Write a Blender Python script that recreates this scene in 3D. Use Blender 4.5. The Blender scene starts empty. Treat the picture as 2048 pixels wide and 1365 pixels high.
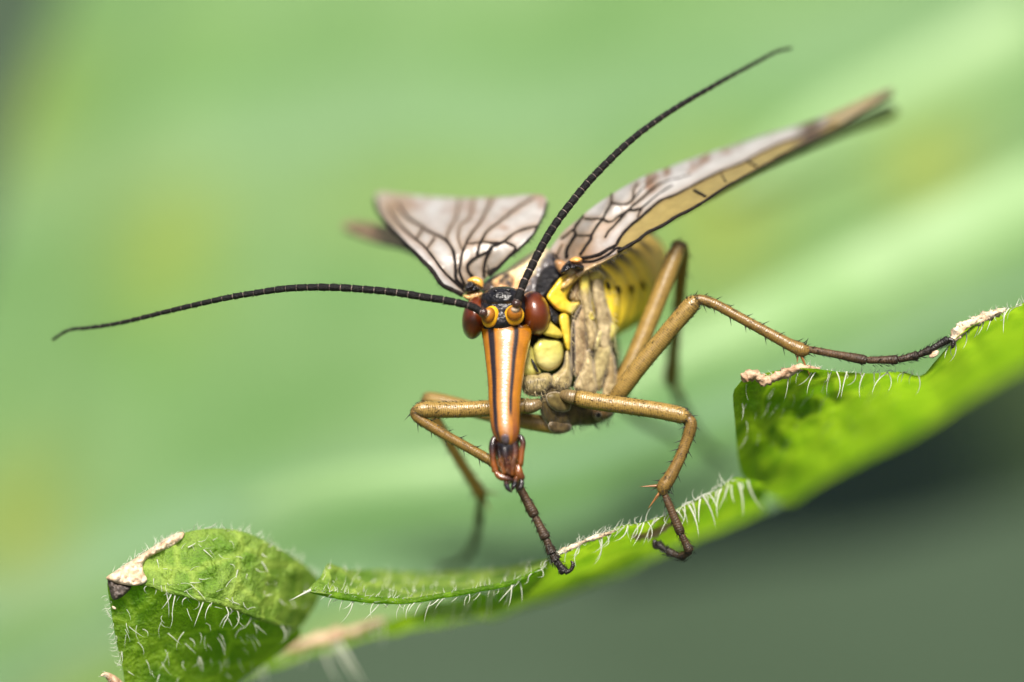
import bpy, math, random
import numpy as np
from mathutils import Vector, Matrix, noise
from mathutils.geometry import delaunay_2d_cdt

random.seed(7)
SC = bpy.context.scene
COL = SC.collection
SC.unit_settings.system = 'METRIC'
SC.unit_settings.scale_length = 0.001          # one unit is one millimetre

# ------------------------------------------------------------------ camera
D = 70.0                                        # lens to focus plane, mm
PITCH = math.radians(15)
RIGHT = Vector((1, 0, 0))
BACK = Vector((0, math.cos(PITCH), -math.sin(PITCH)))
UP = Vector((0, math.sin(PITCH), math.cos(PITCH)))
cam_d = bpy.data.cameras.new('camera')
cam = bpy.data.objects.new('camera', cam_d); COL.objects.link(cam)
cam.location = BACK * -D
cam.rotation_euler = (math.pi / 2 - PITCH, 0, 0)
cam_d.sensor_width = 36.0
cam_d.lens = 36.0 * D / 20.48
cam_d.clip_start = 1.0
cam_d.clip_end = 60000.0
cam_d.dof.use_dof = True
cam_d.dof.focus_distance = D - 0.05
APERTURE = 4.8                                  # entrance pupil, mm
cam_d.dof.aperture_fstop = 1e-3 * cam_d.lens / APERTURE
SC.camera = cam

# ------------------------------------------------------------------ light
SUN_CAM = Vector((-0.03, -math.cos(math.radians(43)), math.sin(math.radians(43))))
SUN = (RIGHT * SUN_CAM.x + BACK * SUN_CAM.y + UP * SUN_CAM.z).normalized()
W = bpy.data.worlds.new('World'); SC.world = W; W.use_nodes = True
nt = W.node_tree
sky = nt.nodes.new('ShaderNodeTexSky'); sky.sky_type = 'NISHITA'; sky.sun_disc = False
sky.sun_elevation = math.asin(SUN.z)
sky.sun_rotation = math.atan2(SUN.x, SUN.y)
sky.air_density = 0.6; sky.dust_density = 6.0; sky.ozone_density = 0.6
bg = nt.nodes['Background']; bg.inputs['Strength'].default_value = 0.075
nt.links.new(sky.outputs['Color'], bg.inputs['Color'])
sun_d = bpy.data.lights.new('sun', 'SUN'); sun_d.energy = 3.9; sun_d.angle = math.radians(17)
sun_d.color = (1.0, 0.95, 0.87)
sun = bpy.data.objects.new('sun', sun_d); COL.objects.link(sun)
sun.location = SUN * 200
sun.rotation_euler = SUN.to_track_quat('Z', 'Y').to_euler()
vs = SC.view_settings
vs.view_transform = 'Standard'; vs.look = 'None'; vs.gamma = 1.0; vs.exposure = 0.8
vs.use_curve_mapping = False
SC.cycles.use_denoising = True
SC.cycles.max_bounces = 10
SC.cycles.transparent_max_bounces = 12

# ------------------------------------------------------------------ helpers
def P(px, py, d=0.0):
    """point seen at photograph pixel (px, py), d mm behind the focus plane"""
    s = (D + d) / D
    return RIGHT * ((px - 1024) / 100 * s) + UP * ((682.5 - py) / 100 * s) + BACK * d

def lin(r, g, b):
    f = lambda c: ((c / 255 + .055) / 1.055) ** 2.4 if c > 10 else c / 255 / 12.92
    return (f(r), f(g), f(b))

def catmull(pts, n):
    """resample a list of tuples with n steps per span"""
    A = np.array(pts, float)
    if len(A) < 3:
        t = np.linspace(0, 1, n * (len(A) - 1) + 1)[:, None]
        return A[0] * (1 - t) + A[-1] * t
    E = np.vstack([2 * A[0] - A[1], A, 2 * A[-1] - A[-2]])
    out = []
    for i in range(1, len(E) - 2):
        for k in range(n):
            t = k / n
            p0, p1, p2, p3 = E[i - 1], E[i], E[i + 1], E[i + 2]
            out.append(.5 * (2 * p1 + (p2 - p0) * t + (2 * p0 - 5 * p1 + 4 * p2 - p3) * t * t + (3 * p1 - p0 - 3 * p2 + p3) * t ** 3))
    out.append(A[-1])
    return np.array(out)

def catmull_closed(pts, n):
    A = np.array(pts, float); m = len(A); out = []
    for i in range(m):
        p0, p1, p2, p3 = A[i - 1], A[i], A[(i + 1) % m], A[(i + 2) % m]
        for k in range(n):
            t = k / n
            out.append(.5 * (2 * p1 + (p2 - p0) * t + (2 * p0 - 5 * p1 + 4 * p2 - p3) * t * t + (3 * p1 - p0 - 3 * p2 + p3) * t ** 3))
    return np.array(out)

class TPS:
    """smooth depth field through (px, py, d) control points"""
    def __init__(self, ctrl, smooth=1e-4):
        C = np.array(ctrl, float); self.c = C[:, :2] / 100; n = len(C)
        K = self._u(np.linalg.norm(self.c[:, None] - self.c[None], axis=2)) + np.eye(n) * smooth
        Q = np.hstack([np.ones((n, 1)), self.c])
        M = np.block([[K, Q], [Q.T, np.zeros((3, 3))]])
        s = np.linalg.lstsq(M, np.concatenate([C[:, 2], np.zeros(3)]), rcond=None)[0]
        self.w, self.a = s[:n], s[n:]
    def _u(self, r):
        return np.where(r > 1e-9, r * r * np.log(np.maximum(r, 1e-9)), 0)
    def __call__(self, x, y):
        p = np.stack([np.atleast_1d(x), np.atleast_1d(y)], 1) / 100
        r = np.linalg.norm(p[:, None] - self.c[None], axis=2)
        return self._u(r) @ self.w + self.a[0] + p @ self.a[1:]

def seg_dist(poly, pts, closed=True):
    A = np.asarray(poly, float)[:, :2]; B = np.roll(A, -1, 0)
    if not closed: A, B = A[:-1], B[:-1]
    best = np.full(len(pts), 1e9)
    for a, b in zip(A, B):
        ab = b - a; L = max(ab @ ab, 1e-9)
        t = np.clip(((pts - a) @ ab) / L, 0, 1)
        best = np.minimum(best, np.linalg.norm(pts - (a + t[:, None] * ab), axis=1))
    return best

def inside(poly, pts):
    A = np.asarray(poly, float); B = np.roll(A, -1, 0); c = np.zeros(len(pts), bool)
    for (x1, y1), (x2, y2) in zip(A, B):
        if y1 == y2: continue
        hit = ((y1 > pts[:, 1]) != (y2 > pts[:, 1])) & (pts[:, 0] < (x2 - x1) * (pts[:, 1] - y1) / (y2 - y1) + x1)
        c ^= hit
    return c

class MB:
    """collects verts and faces for ONE mesh object"""
    def __init__(self):
        self.v, self.f, self.m, self.c, self.al = [], [], [], [], []
    def add(self, verts, faces, mi=0, cols=None, al=None):
        o = len(self.v)
        self.v += [tuple(v) for v in verts]
        self.f += [tuple(i + o for i in f) for f in faces]
        self.m += [mi] * len(faces)
        self.c += [tuple(c) for c in cols] if cols is not None else [(1, 1, 1)] * len(verts)
        self.al += list(al) if al is not None else [0.0] * len(verts)
    def tube(self, pts, radii, segs=10, sub=4, mi=0, flat=1.0, flat_dir=None, cols=None, cap=True, wob=0):
        """pts: (px,py,d); radii in mm; optionally flattened along flat_dir"""
        Q = [tuple(p) + (r,) for p, r in zip(pts, radii)]
        if cols is not None: Q = [q + tuple(c) for q, c in zip(Q, cols)]
        R = catmull(Q, sub)
        C = [P(*r[:3]) for r in R]; rad = np.maximum(R[:, 3], .0005); n = len(C)
        ref = None; V = []; CC = []; AL = []; L = 0
        for i in range(n):
            t = (C[min(i + 1, n - 1)] - C[max(i - 1, 0)]).normalized()
            if ref is None:
                ref = BACK if abs(t.dot(BACK)) < .9 else UP
            a = (ref - t * ref.dot(t)).normalized(); ref = a; b = t.cross(a)
            if i: L += (C[i] - C[i - 1]).length
            for k in range(segs):
                an = 2 * math.pi * k / segs
                off = a * math.cos(an) + b * math.sin(an)
                rr = rad[i]
                if wob: rr *= 1 + wob * (noise.noise(C[i] * 6 + off * 2) + (.8 * noise.noise(C[i] * 17 + off * 1.5) if wob > .5 else 0))
                off = off * rr
                if flat_dir is not None:
                    fd = flat_dir; off = off - fd * off.dot(fd) * (1 - flat)
                V.append(C[i] + off)
                CC.append(R[i, 4:7] if cols is not None else (1, 1, 1)); AL.append(L)
        F = [(i * segs + k, i * segs + (k + 1) % segs, (i + 1) * segs + (k + 1) % segs, (i + 1) * segs + k) for i in range(n - 1) for k in range(segs)]
        if cap:
            F.append(tuple(range(segs))[::-1]); F.append(tuple((n - 1) * segs + k for k in range(segs)))
        self.add(V, F, mi, CC, AL)
        return self
    def cone(self, p0, p1, r, bend=Vector((0, 0, 0)), n=6, segs=4, mi=0):
        """tapering curved hair between world points"""
        V = []; t = (p1 - p0).normalized(); a = t.orthogonal().normalized(); b = t.cross(a)
        for i in range(n):
            u = i / n; c = p0.lerp(p1, u) + bend * (4 * u * (1 - u)); rr = r * (1 - u) ** .9
            for k in range(segs):
                an = 2 * math.pi * k / segs
                V.append(c + (a * math.cos(an) + b * math.sin(an)) * rr)
        V.append(p1)
        F = [(i * segs + k, i * segs + (k + 1) % segs, (i + 1) * segs + (k + 1) % segs, (i + 1) * segs + k) for i in range(n - 1) for k in range(segs)]
        F += [((n - 1) * segs + k, (n - 1) * segs + (k + 1) % segs, n * segs) for k in range(segs)]
        self.add(V, F, mi)
        return self
    def ell(self, c, ax, segs=24, rings=16, mi=0, col=None):
        """ellipsoid at world c with three axis vectors"""
        V, CC = [], []
        for i in range(1, rings):
            th = math.pi * i / rings
            for k in range(segs):
                ph = 2 * math.pi * k / segs
                V.append(c + ax[0] * (math.sin(th) * math.cos(ph)) + ax[1] * (math.sin(th) * math.sin(ph)) + ax[2] * math.cos(th))
        V += [c + ax[2], c - ax[2]]; a, z = len(V) - 2, len(V) - 1
        F = [((i) * segs + k, (i + 1) * segs + k, (i + 1) * segs + (k + 1) % segs, i * segs + (k + 1) % segs) for i in range(rings - 2) for k in range(segs)]
        F += [(a, k, (k + 1) % segs) for k in range(segs)]
        F += [(z, (rings - 2) * segs + (k + 1) % segs, (rings - 2) * segs + k) for k in range(segs)]
        self.add(V, F, mi, [col or (1, 1, 1)] * len(V))
        return self
    def patch(self, outline, dfun, bulge=0.0, rmax=None, thick=0.05, step=6.0, sub=6, colf=None, wr=0.0, wf=.05, wfy=None, mi=0, sharp=False):
        """a bulging plate over a closed outline in photograph pixels, at the depths dfun gives"""
        B = np.array(outline, float) if sharp else catmull_closed(outline, sub)
        seg = np.linalg.norm(np.roll(B, -1, 0) - B, axis=1); cum = np.concatenate([[0], np.cumsum(seg)])
        nb = max(8, int(cum[-1] / step)); tt = np.linspace(0, cum[-1], nb, endpoint=False)
        Bc = np.vstack([B, B[:1]])
        B = np.stack([np.interp(tt, cum, Bc[:, 0]), np.interp(tt, cum, Bc[:, 1])], 1)
        lo, hi = B.min(0), B.max(0)
        gx = np.arange(lo[0], hi[0] + step, step); gy = np.arange(lo[1], hi[1] + step, step * .87)
        G = np.array([(x + (.5 * step if j % 2 else 0), y) for j, y in enumerate(gy) for x in gx])
        G = G[inside(B, G)]
        if len(G): G = G[seg_dist(B, G) > .5 * step]
        A = np.vstack([B, G]) if len(G) else B
        res = delaunay_2d_cdt([Vector(p) for p in A], [(i, (i + 1) % nb) for i in range(nb)], [], 1, 1e-4)
        V2 = np.array([tuple(v) for v in res[0]]); T = [tuple(f) for f in res[2]]
        di = seg_dist(B, V2); di[:0] = 0
        rm = rmax or max(di.max(), 1e-3)
        t = np.clip(di / rm, 0, 1)
        d = dfun(V2[:, 0], V2[:, 1]) - bulge * np.sqrt(np.maximum(0, 1 - (1 - t) ** 2))
        if wr:
            d = d + np.array([wr * noise.fractal(Vector((x * wf, y * (wfy or wf), 3.1)), .6, 2.1, 2) for x, y in V2]) * np.clip(t * 3, 0, 1)
        cols = colf(V2[:, 0], V2[:, 1], di) if colf else None
        V = [P(x, y, dd) for (x, y), dd in zip(V2, d)]
        # faces towards the camera
        F = []
        for f in T:
            a, b, c = (V2[i] for i in f)
            cr = (b[0] - a[0]) * (c[1] - a[1]) - (b[1] - a[1]) * (c[0] - a[0])
            F.append(f if cr < 0 else f[::-1])
        if thick:
            n = len(V)
            edge = {}
            for f in F:
                for i in range(3):
                    e = (f[i], f[(i + 1) % 3]); edge[e] = 1
            V += [P(x, y, dd + thick) for (x, y), dd in zip(V2, d)]
            F2 = [tuple(i + n for i in f[::-1]) for f in F]
            R = [(e[1], e[0], e[0] + n, e[1] + n) for e in edge if (e[1], e[0]) not in edge]
            F = F + F2 + R
            if cols is not None: cols = np.vstack([cols, cols])
        self.add(V, F, mi, cols)
        return self
    def build(self, name, mats, parent=None, kind=None, label=None, flat=False):
        me = bpy.data.meshes.new(name)
        me.from_pydata(self.v, [], self.f)
        if not isinstance(mats, (list, tuple)): mats = [mats]
        for m in mats: me.materials.append(m)
        me.polygons.foreach_set('material_index', self.m)
        if not flat: me.polygons.foreach_set('use_smooth', [True] * len(self.f))
        a = me.attributes.new('Col', 'FLOAT_COLOR', 'POINT')
        a.data.foreach_set('color', np.hstack([np.array(self.c, float), np.ones((len(self.c), 1))]).ravel())
        a = me.attributes.new('along', 'FLOAT', 'POINT'); a.data.foreach_set('value', np.array(self.al, float))
        me.validate(); me.update()
        o = bpy.data.objects.new(name, me); COL.objects.link(o)
        if parent is not None:
            o.parent = parent
            if parent.type == 'EMPTY': o.matrix_parent_inverse = Matrix.Translation(-parent.location)
        if kind: o['kind'] = kind
        if label: o['label'] = label
        return o

def thing(name, label, cat, loc):
    o = bpy.data.objects.new(name, None); COL.objects.link(o); o.location = loc
    o.empty_display_size = 1.0
    o['label'] = label; o['category'] = cat
    return o

# ------------------------------------------------------------------ materials
def mat(name, color=(.5, .5, .5), dark=None, rough=.45, var=.5, scale=3.0, bump=0.0, bscale=12.0, spec=.5, coat=0.0, coat_rough=.12,
        attr=False, trans=0.0, tcol=None, sss=0.0, ring=0.0, period=.05, alpha=1.0, sheen=0.0, detail=4.0):
    """procedural surface: two colours by noise (or the pigment attribute), fine relief, optional light passing through"""
    m = bpy.data.materials.new(name); m.use_nodes = True
    t = m.node_tree; N, L = t.nodes, t.links
    b = N['Principled BSDF']; out = N['Material Output']
    co = N.new('ShaderNodeTexCoord')
    nz = N.new('ShaderNodeTexNoise'); nz.inputs['Scale'].default_value = scale; nz.inputs['Detail'].default_value = detail
    L.new(co.outputs['Object'], nz.inputs['Vector'])
    rp = N.new('ShaderNodeValToRGB'); rp.color_ramp.elements[0].position = .35; rp.color_ramp.elements[1].position = .68
    L.new(nz.outputs['Fac'], rp.inputs['Fac'])
    if attr:
        at = N.new('ShaderNodeAttribute'); at.attribute_name = 'Col'
        hv = N.new('ShaderNodeMix'); hv.data_type = 'RGBA'; hv.blend_type = 'MULTIPLY'; hv.inputs['Factor'].default_value = var
        L.new(at.outputs['Color'], hv.inputs['A']); L.new(rp.outputs['Color'], hv.inputs['B'])
        rp.color_ramp.elements[0].color = (.55, .5, .45, 1); rp.color_ramp.elements[1].color = (1.15, 1.12, 1.1, 1)
        csock = hv.outputs['Result']
    else:
        dk = dark or tuple(c * (1 - var) for c in color)
        rp.color_ramp.elements[0].color = (*dk, 1); rp.color_ramp.elements[1].color = (*color, 1)
        csock = rp.outputs['Color']
    hsock = None
    if ring:
        al = N.new('ShaderNodeAttribute'); al.attribute_name = 'along'
        n2 = N.new('ShaderNodeTexNoise'); n2.inputs['Scale'].default_value = 9; L.new(co.outputs['Object'], n2.inputs['Vector'])
        ma = N.new('ShaderNodeMath'); ma.operation = 'MULTIPLY_ADD'; ma.inputs[1].default_value = 2 * math.pi / period
        L.new(al.outputs['Fac'], ma.inputs[0])
        mm = N.new('ShaderNodeMath'); mm.operation = 'MULTIPLY'; mm.inputs[1].default_value = 14.0; L.new(n2.outputs['Fac'], mm.inputs[0])
        L.new(mm.outputs[0], ma.inputs[2])
        sn = N.new('ShaderNodeMath'); sn.operation = 'SINE'; L.new(ma.outputs[0], sn.inputs[0])
        sc = N.new('ShaderNodeMapRange'); sc.inputs['From Min'].default_value = -1; sc.inputs['To Min'].default_value = 1 - ring; sc.inputs['To Max'].default_value = 1.0
        L.new(sn.outputs[0], sc.inputs['Value'])
        mu = N.new('ShaderNodeMix'); mu.data_type = 'RGBA'; mu.blend_type = 'MULTIPLY'; mu.inputs['Factor'].default_value = 1
        L.new(csock, mu.inputs['A']); L.new(sc.outputs['Result'], mu.inputs['B'])
        csock = mu.outputs['Result']; hsock = sn.outputs[0]
    L.new(csock, b.inputs['Base Color'])
    b.inputs['Roughness'].default_value = rough
    b.inputs['Specular IOR Level'].default_value = spec
    b.inputs['Coat Weight'].default_value = coat; b.inputs['Coat Roughness'].default_value = coat_rough
    if sheen: b.inputs['Sheen Weight'].default_value = sheen
    if sss:
        b.inputs['Subsurface Weight'].default_value = sss
        b.inputs['Subsurface Radius'].default_value = (.5, .35, .12); b.inputs['Subsurface Scale'].default_value = .25
    if bump:
        nb = N.new('ShaderNodeTexNoise'); nb.inputs['Scale'].default_value = bscale; nb.inputs['Detail'].default_value = 5
        L.new(co.outputs['Object'], nb.inputs['Vector'])
        hb = nb.outputs['Fac']
        if hsock is not None:
            ad = N.new('ShaderNodeMath'); ad.operation = 'MULTIPLY_ADD'; ad.inputs[1].default_value = .2; L.new(hsock, ad.inputs[0]); L.new(hb, ad.inputs[2]); hb = ad.outputs[0]
        bp = N.new('ShaderNodeBump'); bp.inputs['Strength'].default_value = min(1, bump); bp.inputs['Distance'].default_value = .05
        L.new(hb, bp.inputs['Height']); L.new(bp.outputs['Normal'], b.inputs['Normal']); L.new(bp.outputs['Normal'], b.inputs['Coat Normal'])
    last = b.outputs['BSDF']
    if trans:
        tr = N.new('ShaderNodeBsdfTranslucent')
        if tcol:
            tm = N.new('ShaderNodeMix'); tm.data_type = 'RGBA'; tm.blend_type = 'MULTIPLY'; tm.inputs['Factor'].default_value = 1
            L.new(csock, tm.inputs['A']); tm.inputs['B'].default_value = (*tcol, 1); L.new(tm.outputs['Result'], tr.inputs['Color'])
        else:
            L.new(csock, tr.inputs['Color'])
        mx = N.new('ShaderNodeMixShader'); mx.inputs['Fac'].default_value = trans
        L.new(last, mx.inputs[1]); L.new(tr.outputs[0], mx.inputs[2]); last = mx.outputs[0]
    if alpha < 1:
        tp = N.new('ShaderNodeBsdfTransparent'); mx = N.new('ShaderNodeMixShader'); mx.inputs['Fac'].default_value = alpha
        L.new(tp.outputs[0], mx.inputs[1]); L.new(last, mx.inputs[2]); last = mx.outputs[0]
    L.new(last, out.inputs['Surface'])
    return m

M = {}
M['black'] = mat('black_cuticle', (.012, .011, .013), (.005, .005, .006), rough=.3, bump=.9, bscale=9, coat=.3, coat_rough=.1, spec=.35)
M['black_rough'] = mat('black_hairy_cuticle', (.016, .015, .017), (.004, .004, .005), rough=.42, bump=1.0, bscale=9, scale=9, spec=.5)
M['eye'] = mat('compound_eye', (.16, .032, .003), (.085, .014, .002), rough=.35, scale=1.6, spec=.3, coat=.9, coat_rough=.13, bump=.12, bscale=60)
M['rostrum'] = mat('rostrum_cuticle', attr=True, var=.45, scale=5, rough=.27, coat=1.0, coat_rough=.2, bump=.06, bscale=12, spec=.7, ring=.06, period=.06)
M['mouth'] = mat('mouthpart_cuticle', attr=True, var=.8, scale=9, rough=.25, coat=.8, coat_rough=.1, bump=.4, bscale=14)
M['socket'] = mat('yellow_socket', (.74, .40, .012), (.6, .28, .008), rough=.32, scale=4, coat=.3, coat_rough=.2, sss=.2)
M['scape'] = mat('amber_scape', (.36, .14, .006), (.24, .08, .004), rough=.35, scale=6, coat=.3, sss=.2)
M['pale_joint'] = mat('pale_joint', (.62, .5, .36), (.45, .33, .22), rough=.4)
M['antenna'] = mat('antenna_cuticle', (.010, .0085, .008), (.004, .0035, .0035), rough=.5, bump=.8, bscale=30, scale=20, spec=.2)
M['joint_ring'] = mat('antenna_joint', (.30, .22, .19), (.03, .02, .018), rough=.4, scale=20)
M['yellow'] = mat('yellow_plate', attr=True, var=.25, scale=4, rough=.36, bump=.22, bscale=7, coat=.45, coat_rough=.2, sss=.15)
M['pleura'] = mat('pleural_cuticle', attr=True, var=.85, scale=7, rough=.5, bump=.16, bscale=18, spec=.4, sheen=.15)
M['abdomen'] = mat('abdomen_cuticle', attr=True, var=.25, scale=2, rough=.4, bump=.2, bscale=7, spec=.45, sss=.1)
M['core'] = mat('thorax_core', (.018, .012, .007), (.006, .004, .003), rough=.5, bump=.6, bscale=12)
M['leg'] = mat('leg_cuticle', attr=True, var=.5, scale=6, rough=.33, bump=.22, bscale=30, ring=.34, period=.044, spec=.5, coat=.2, coat_rough=.25)
M['tarsus'] = mat('tarsus_cuticle', attr=True, var=.7, scale=12, rough=.5, bump=.35, bscale=26, ring=.35, period=.05, spec=.4)
M['spine'] = mat('black_spine', (.008, .007, .006), rough=.35)
M['spur'] = mat('amber_spur', (.30, .13, .03), (.16, .06, .015), rough=.35)
M['seta'] = mat('pale_seta', (.62, .52, .28), (.42, .34, .16), rough=.5, trans=.3)
M['membrane'] = mat('wing_membrane', attr=True, var=.3, scale=4, rough=.33, bump=.4, bscale=5, spec=.6, coat=.35, coat_rough=.25, trans=.25, alpha=.78)
M['vein'] = mat('wing_vein', (.016, .010, .008), (.005, .004, .004), spec=.2, rough=.5, bump=.8, bscale=25, scale=12)

# the leaf: pebbled green tissue that lets light through
def leaf_mat(name, light, darkc, trans, tcol, veins=True, far=False, rough=.45):
    m = bpy.data.materials.new(name); m.use_nodes = True
    t = m.node_tree; N, L = t.nodes, t.links; b = N['Principled BSDF']; out = N['Material Output']
    co = N.new('ShaderNodeTexCoord')
    n1 = N.new('ShaderNodeTexNoise'); n1.inputs['Scale'].default_value = .11 if far else 1.3; n1.inputs['Detail'].default_value = 3
    L.new(co.outputs['Object'], n1.inputs['Vector'])
    r1 = N.new('ShaderNodeValToRGB'); r1.color_ramp.elements[0].position = .36; r1.color_ramp.elements[1].position = .64
    r1.color_ramp.elements[0].color = (*darkc, 1); r1.color_ramp.elements[1].color = (*light, 1)
    L.new(n1.outputs['Fac'], r1.inputs['Fac'])
    vo = N.new('ShaderNodeTexVoronoi'); vo.inputs['Scale'].default_value = 9; L.new(co.outputs['Object'], vo.inputs['Vector'])
    v2 = N.new('ShaderNodeTexVoronoi'); v2.feature = 'DISTANCE_TO_EDGE'; v2.inputs['Scale'].default_value = .9; L.new(co.outputs['Object'], v2.inputs['Vector'])
    n3 = N.new('ShaderNodeTexNoise'); n3.inputs['Scale'].default_value = 26; n3.inputs['Detail'].default_value = 3; L.new(co.outputs['Object'], n3.inputs['Vector'])
    c = r1.outputs['Color']
    if far:
        # pale side veins in rows, seen far out of focus
        al = N.new('ShaderNodeAttribute'); al.attribute_name = 'along'
        nv = N.new('ShaderNodeTexNoise'); nv.noise_dimensions = '1D'; nv.inputs['Scale'].default_value = .16; nv.inputs['Detail'].default_value = 1; L.new(al.outputs['Fac'], nv.inputs['W'])
        vr = N.new('ShaderNodeMapRange'); vr.inputs['From Min'].default_value = .5; vr.inputs['From Max'].default_value = .72; vr.inputs['To Max'].default_value = .6; L.new(nv.outputs['Fac'], vr.inputs['Value'])
        mv = N.new('ShaderNodeMix'); mv.data_type = 'RGBA'; mv.inputs['B'].default_value = (light[0] * 1.25, light[1] * 1.2, light[2] * 1.9, 1)
        L.new(vr.outputs['Result'], mv.inputs['Factor']); L.new(c, mv.inputs['A']); c = mv.outputs['Result']
        at = N.new('ShaderNodeAttribute'); at.attribute_name = 'Col'
        mc = N.new('ShaderNodeMix'); mc.data_type = 'RGBA'; mc.blend_type = 'MULTIPLY'; mc.inputs['Factor'].default_value = 1
        L.new(c, mc.inputs['A']); L.new(at.outputs['Color'], mc.inputs['B']); c = mc.outputs['Result']
        ny = N.new('ShaderNodeTexNoise'); ny.inputs['Scale'].default_value = .06; ny.inputs['Detail'].default_value = 1; L.new(co.outputs['Object'], ny.inputs['Vector'])
        yr = N.new('ShaderNodeMapRange'); yr.inputs['From Min'].default_value = .55; yr.inputs['From Max'].default_value = .72; yr.inputs['To Max'].default_value = .5; L.new(ny.outputs['Fac'], yr.inputs['Value'])
        my = N.new('ShaderNodeMix'); my.data_type = 'RGBA'; my.inputs['B'].default_value = (light[0] * 1.5, light[1] * 1.08, light[2] * .6, 1)
        L.new(yr.outputs['Result'], my.inputs['Factor']); L.new(c, my.inputs['A']); c = my.outputs['Result']
    mr = N.new('ShaderNodeMapRange'); mr.inputs['From Min'].default_value = .35; mr.inputs['From Max'].default_value = .7; mr.inputs['To Min'].default_value = .65; mr.inputs['To Max'].default_value = 1.3
    L.new(n3.outputs['Fac'], mr.inputs['Value'])
    mu = N.new('ShaderNodeMix'); mu.data_type = 'RGBA'; mu.blend_type = 'MULTIPLY'; mu.inputs['Factor'].default_value = .8
    L.new(c, mu.inputs['A']); L.new(mr.outputs['Result'], mu.inputs['B']); c = mu.outputs['Result']
    if veins:
        vr = N.new('ShaderNodeMapRange'); vr.inputs['From Max'].default_value = .09; vr.inputs['To Min'].default_value = .55; vr.inputs['To Max'].default_value = 0
        L.new(v2.outputs['Distance'], vr.inputs['Value'])
        mv = N.new('ShaderNodeMix'); mv.data_type = 'RGBA'; mv.inputs['B'].default_value = (light[0] * 1.7 + .02, light[1] * 1.5 + .02, light[2] * 1.6 + .01, 1)
        L.new(vr.outputs['Result'], mv.inputs['Factor']); L.new(c, mv.inputs['A']); c = mv.outputs['Result']
    L.new(c, b.inputs['Base Color']); b.inputs['Roughness'].default_value = rough; b.inputs['Specular IOR Level'].default_value = .45
    bp = N.new('ShaderNodeBump'); bp.inputs['Strength'].default_value = .9; bp.inputs['Distance'].default_value = .05
    ad = N.new('ShaderNodeMath'); ad.operation = 'ADD'; L.new(vo.outputs['Distance'], ad.inputs[0]); L.new(n3.outputs['Fac'], ad.inputs[1])
    L.new(ad.outputs[0], bp.inputs['Height']); L.new(bp.outputs['Normal'], b.inputs['Normal'])
    tr = N.new('ShaderNodeBsdfTranslucent')
    tm = N.new('ShaderNodeMix'); tm.data_type = 'RGBA'; tm.blend_type = 'MULTIPLY'; tm.inputs['Factor'].default_value = 1; tm.inputs['B'].default_value = (*tcol, 1)
    L.new(c, tm.inputs['A']); L.new(tm.outputs['Result'], tr.inputs['Color'])
    mx = N.new('ShaderNodeMixShader'); mx.inputs['Fac'].default_value = trans
    L.new(b.outputs[0], mx.inputs[1]); L.new(tr.outputs[0], mx.inputs[2]); L.new(mx.outputs[0], out.inputs['Surface'])
    return m

M['blade'] = leaf_mat('leaf_blade', (.172, .30, .112), (.115, .245, .066), .15, (1.2, 1.2, .6), veins=False, far=True, rough=.5)
M['leaf'] = leaf_mat('leaf_tissue', (.17, .30, .015), (.10, .225, .008), .64, (2.1, 2.1, .9))
M['leaf_top'] = leaf_mat('leaf_tissue_hairy', (.25, .38, .06), (.14, .28, .022), .4, (1.7, 1.6, .8))
M['rib'] = mat('leaf_rib', (.215, .335, .15), (.18, .30, .12), rough=.6, scale=.3, bump=.3, bscale=3)
M['hair'] = mat('leaf_hair', (.78, .8, .7), (.65, .68, .55), rough=.3, trans=.4, spec=.6)
M['dry'] = mat('dry_leaf_edge', (.62, .45, .30), (.30, .17, .09), rough=.6, scale=5, bump=1, bscale=9)
M['dry_pale'] = mat('dry_pale_edge', (.72, .60, .46), (.5, .34, .2), rough=.6, scale=6, bump=1, bscale=10)
M['dry_dark'] = mat('dry_dark_edge', (.10, .075, .06), (.03, .025, .02), rough=.5, scale=8, bump=1, bscale=12)
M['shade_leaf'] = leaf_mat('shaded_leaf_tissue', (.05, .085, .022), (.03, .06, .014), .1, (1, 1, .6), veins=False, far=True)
M['ground'] = mat('mossy_ground', (.054, .082, .052), (.034, .056, .030), rough=.9, scale=.022, bump=.6, bscale=.2, spec=.1, detail=2)

# ------------------------------------------------------------------ ground
GZ = -160.0
g = MB()
nG = 40
def gpos(i): u = (i / nG) * 2 - 1; return math.copysign(abs(u) ** 3, u) * 30000
g.add([(gpos(i), gpos(j) + 200, GZ + 6 * noise.noise(Vector((gpos(i) * .01, gpos(j) * .01, 0)))) for j in range(nG + 1) for i in range(nG + 1)],
      [(j * (nG + 1) + i, j * (nG + 1) + i + 1, (j + 1) * (nG + 1) + i + 1, (j + 1) * (nG + 1) + i) for j in range(nG) for i in range(nG)])
go = g.build('ground', M['ground'], kind='structure'); go['label'] = 'mossy grey green ground far below and behind the leaves'

# ------------------------------------------------------------------ the hairy leaf
leaf = thing('leaf', 'bright green hairy leaf with toothed curled edge carrying the insect', 'leaf', P(1024, 1300, 5))
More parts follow.
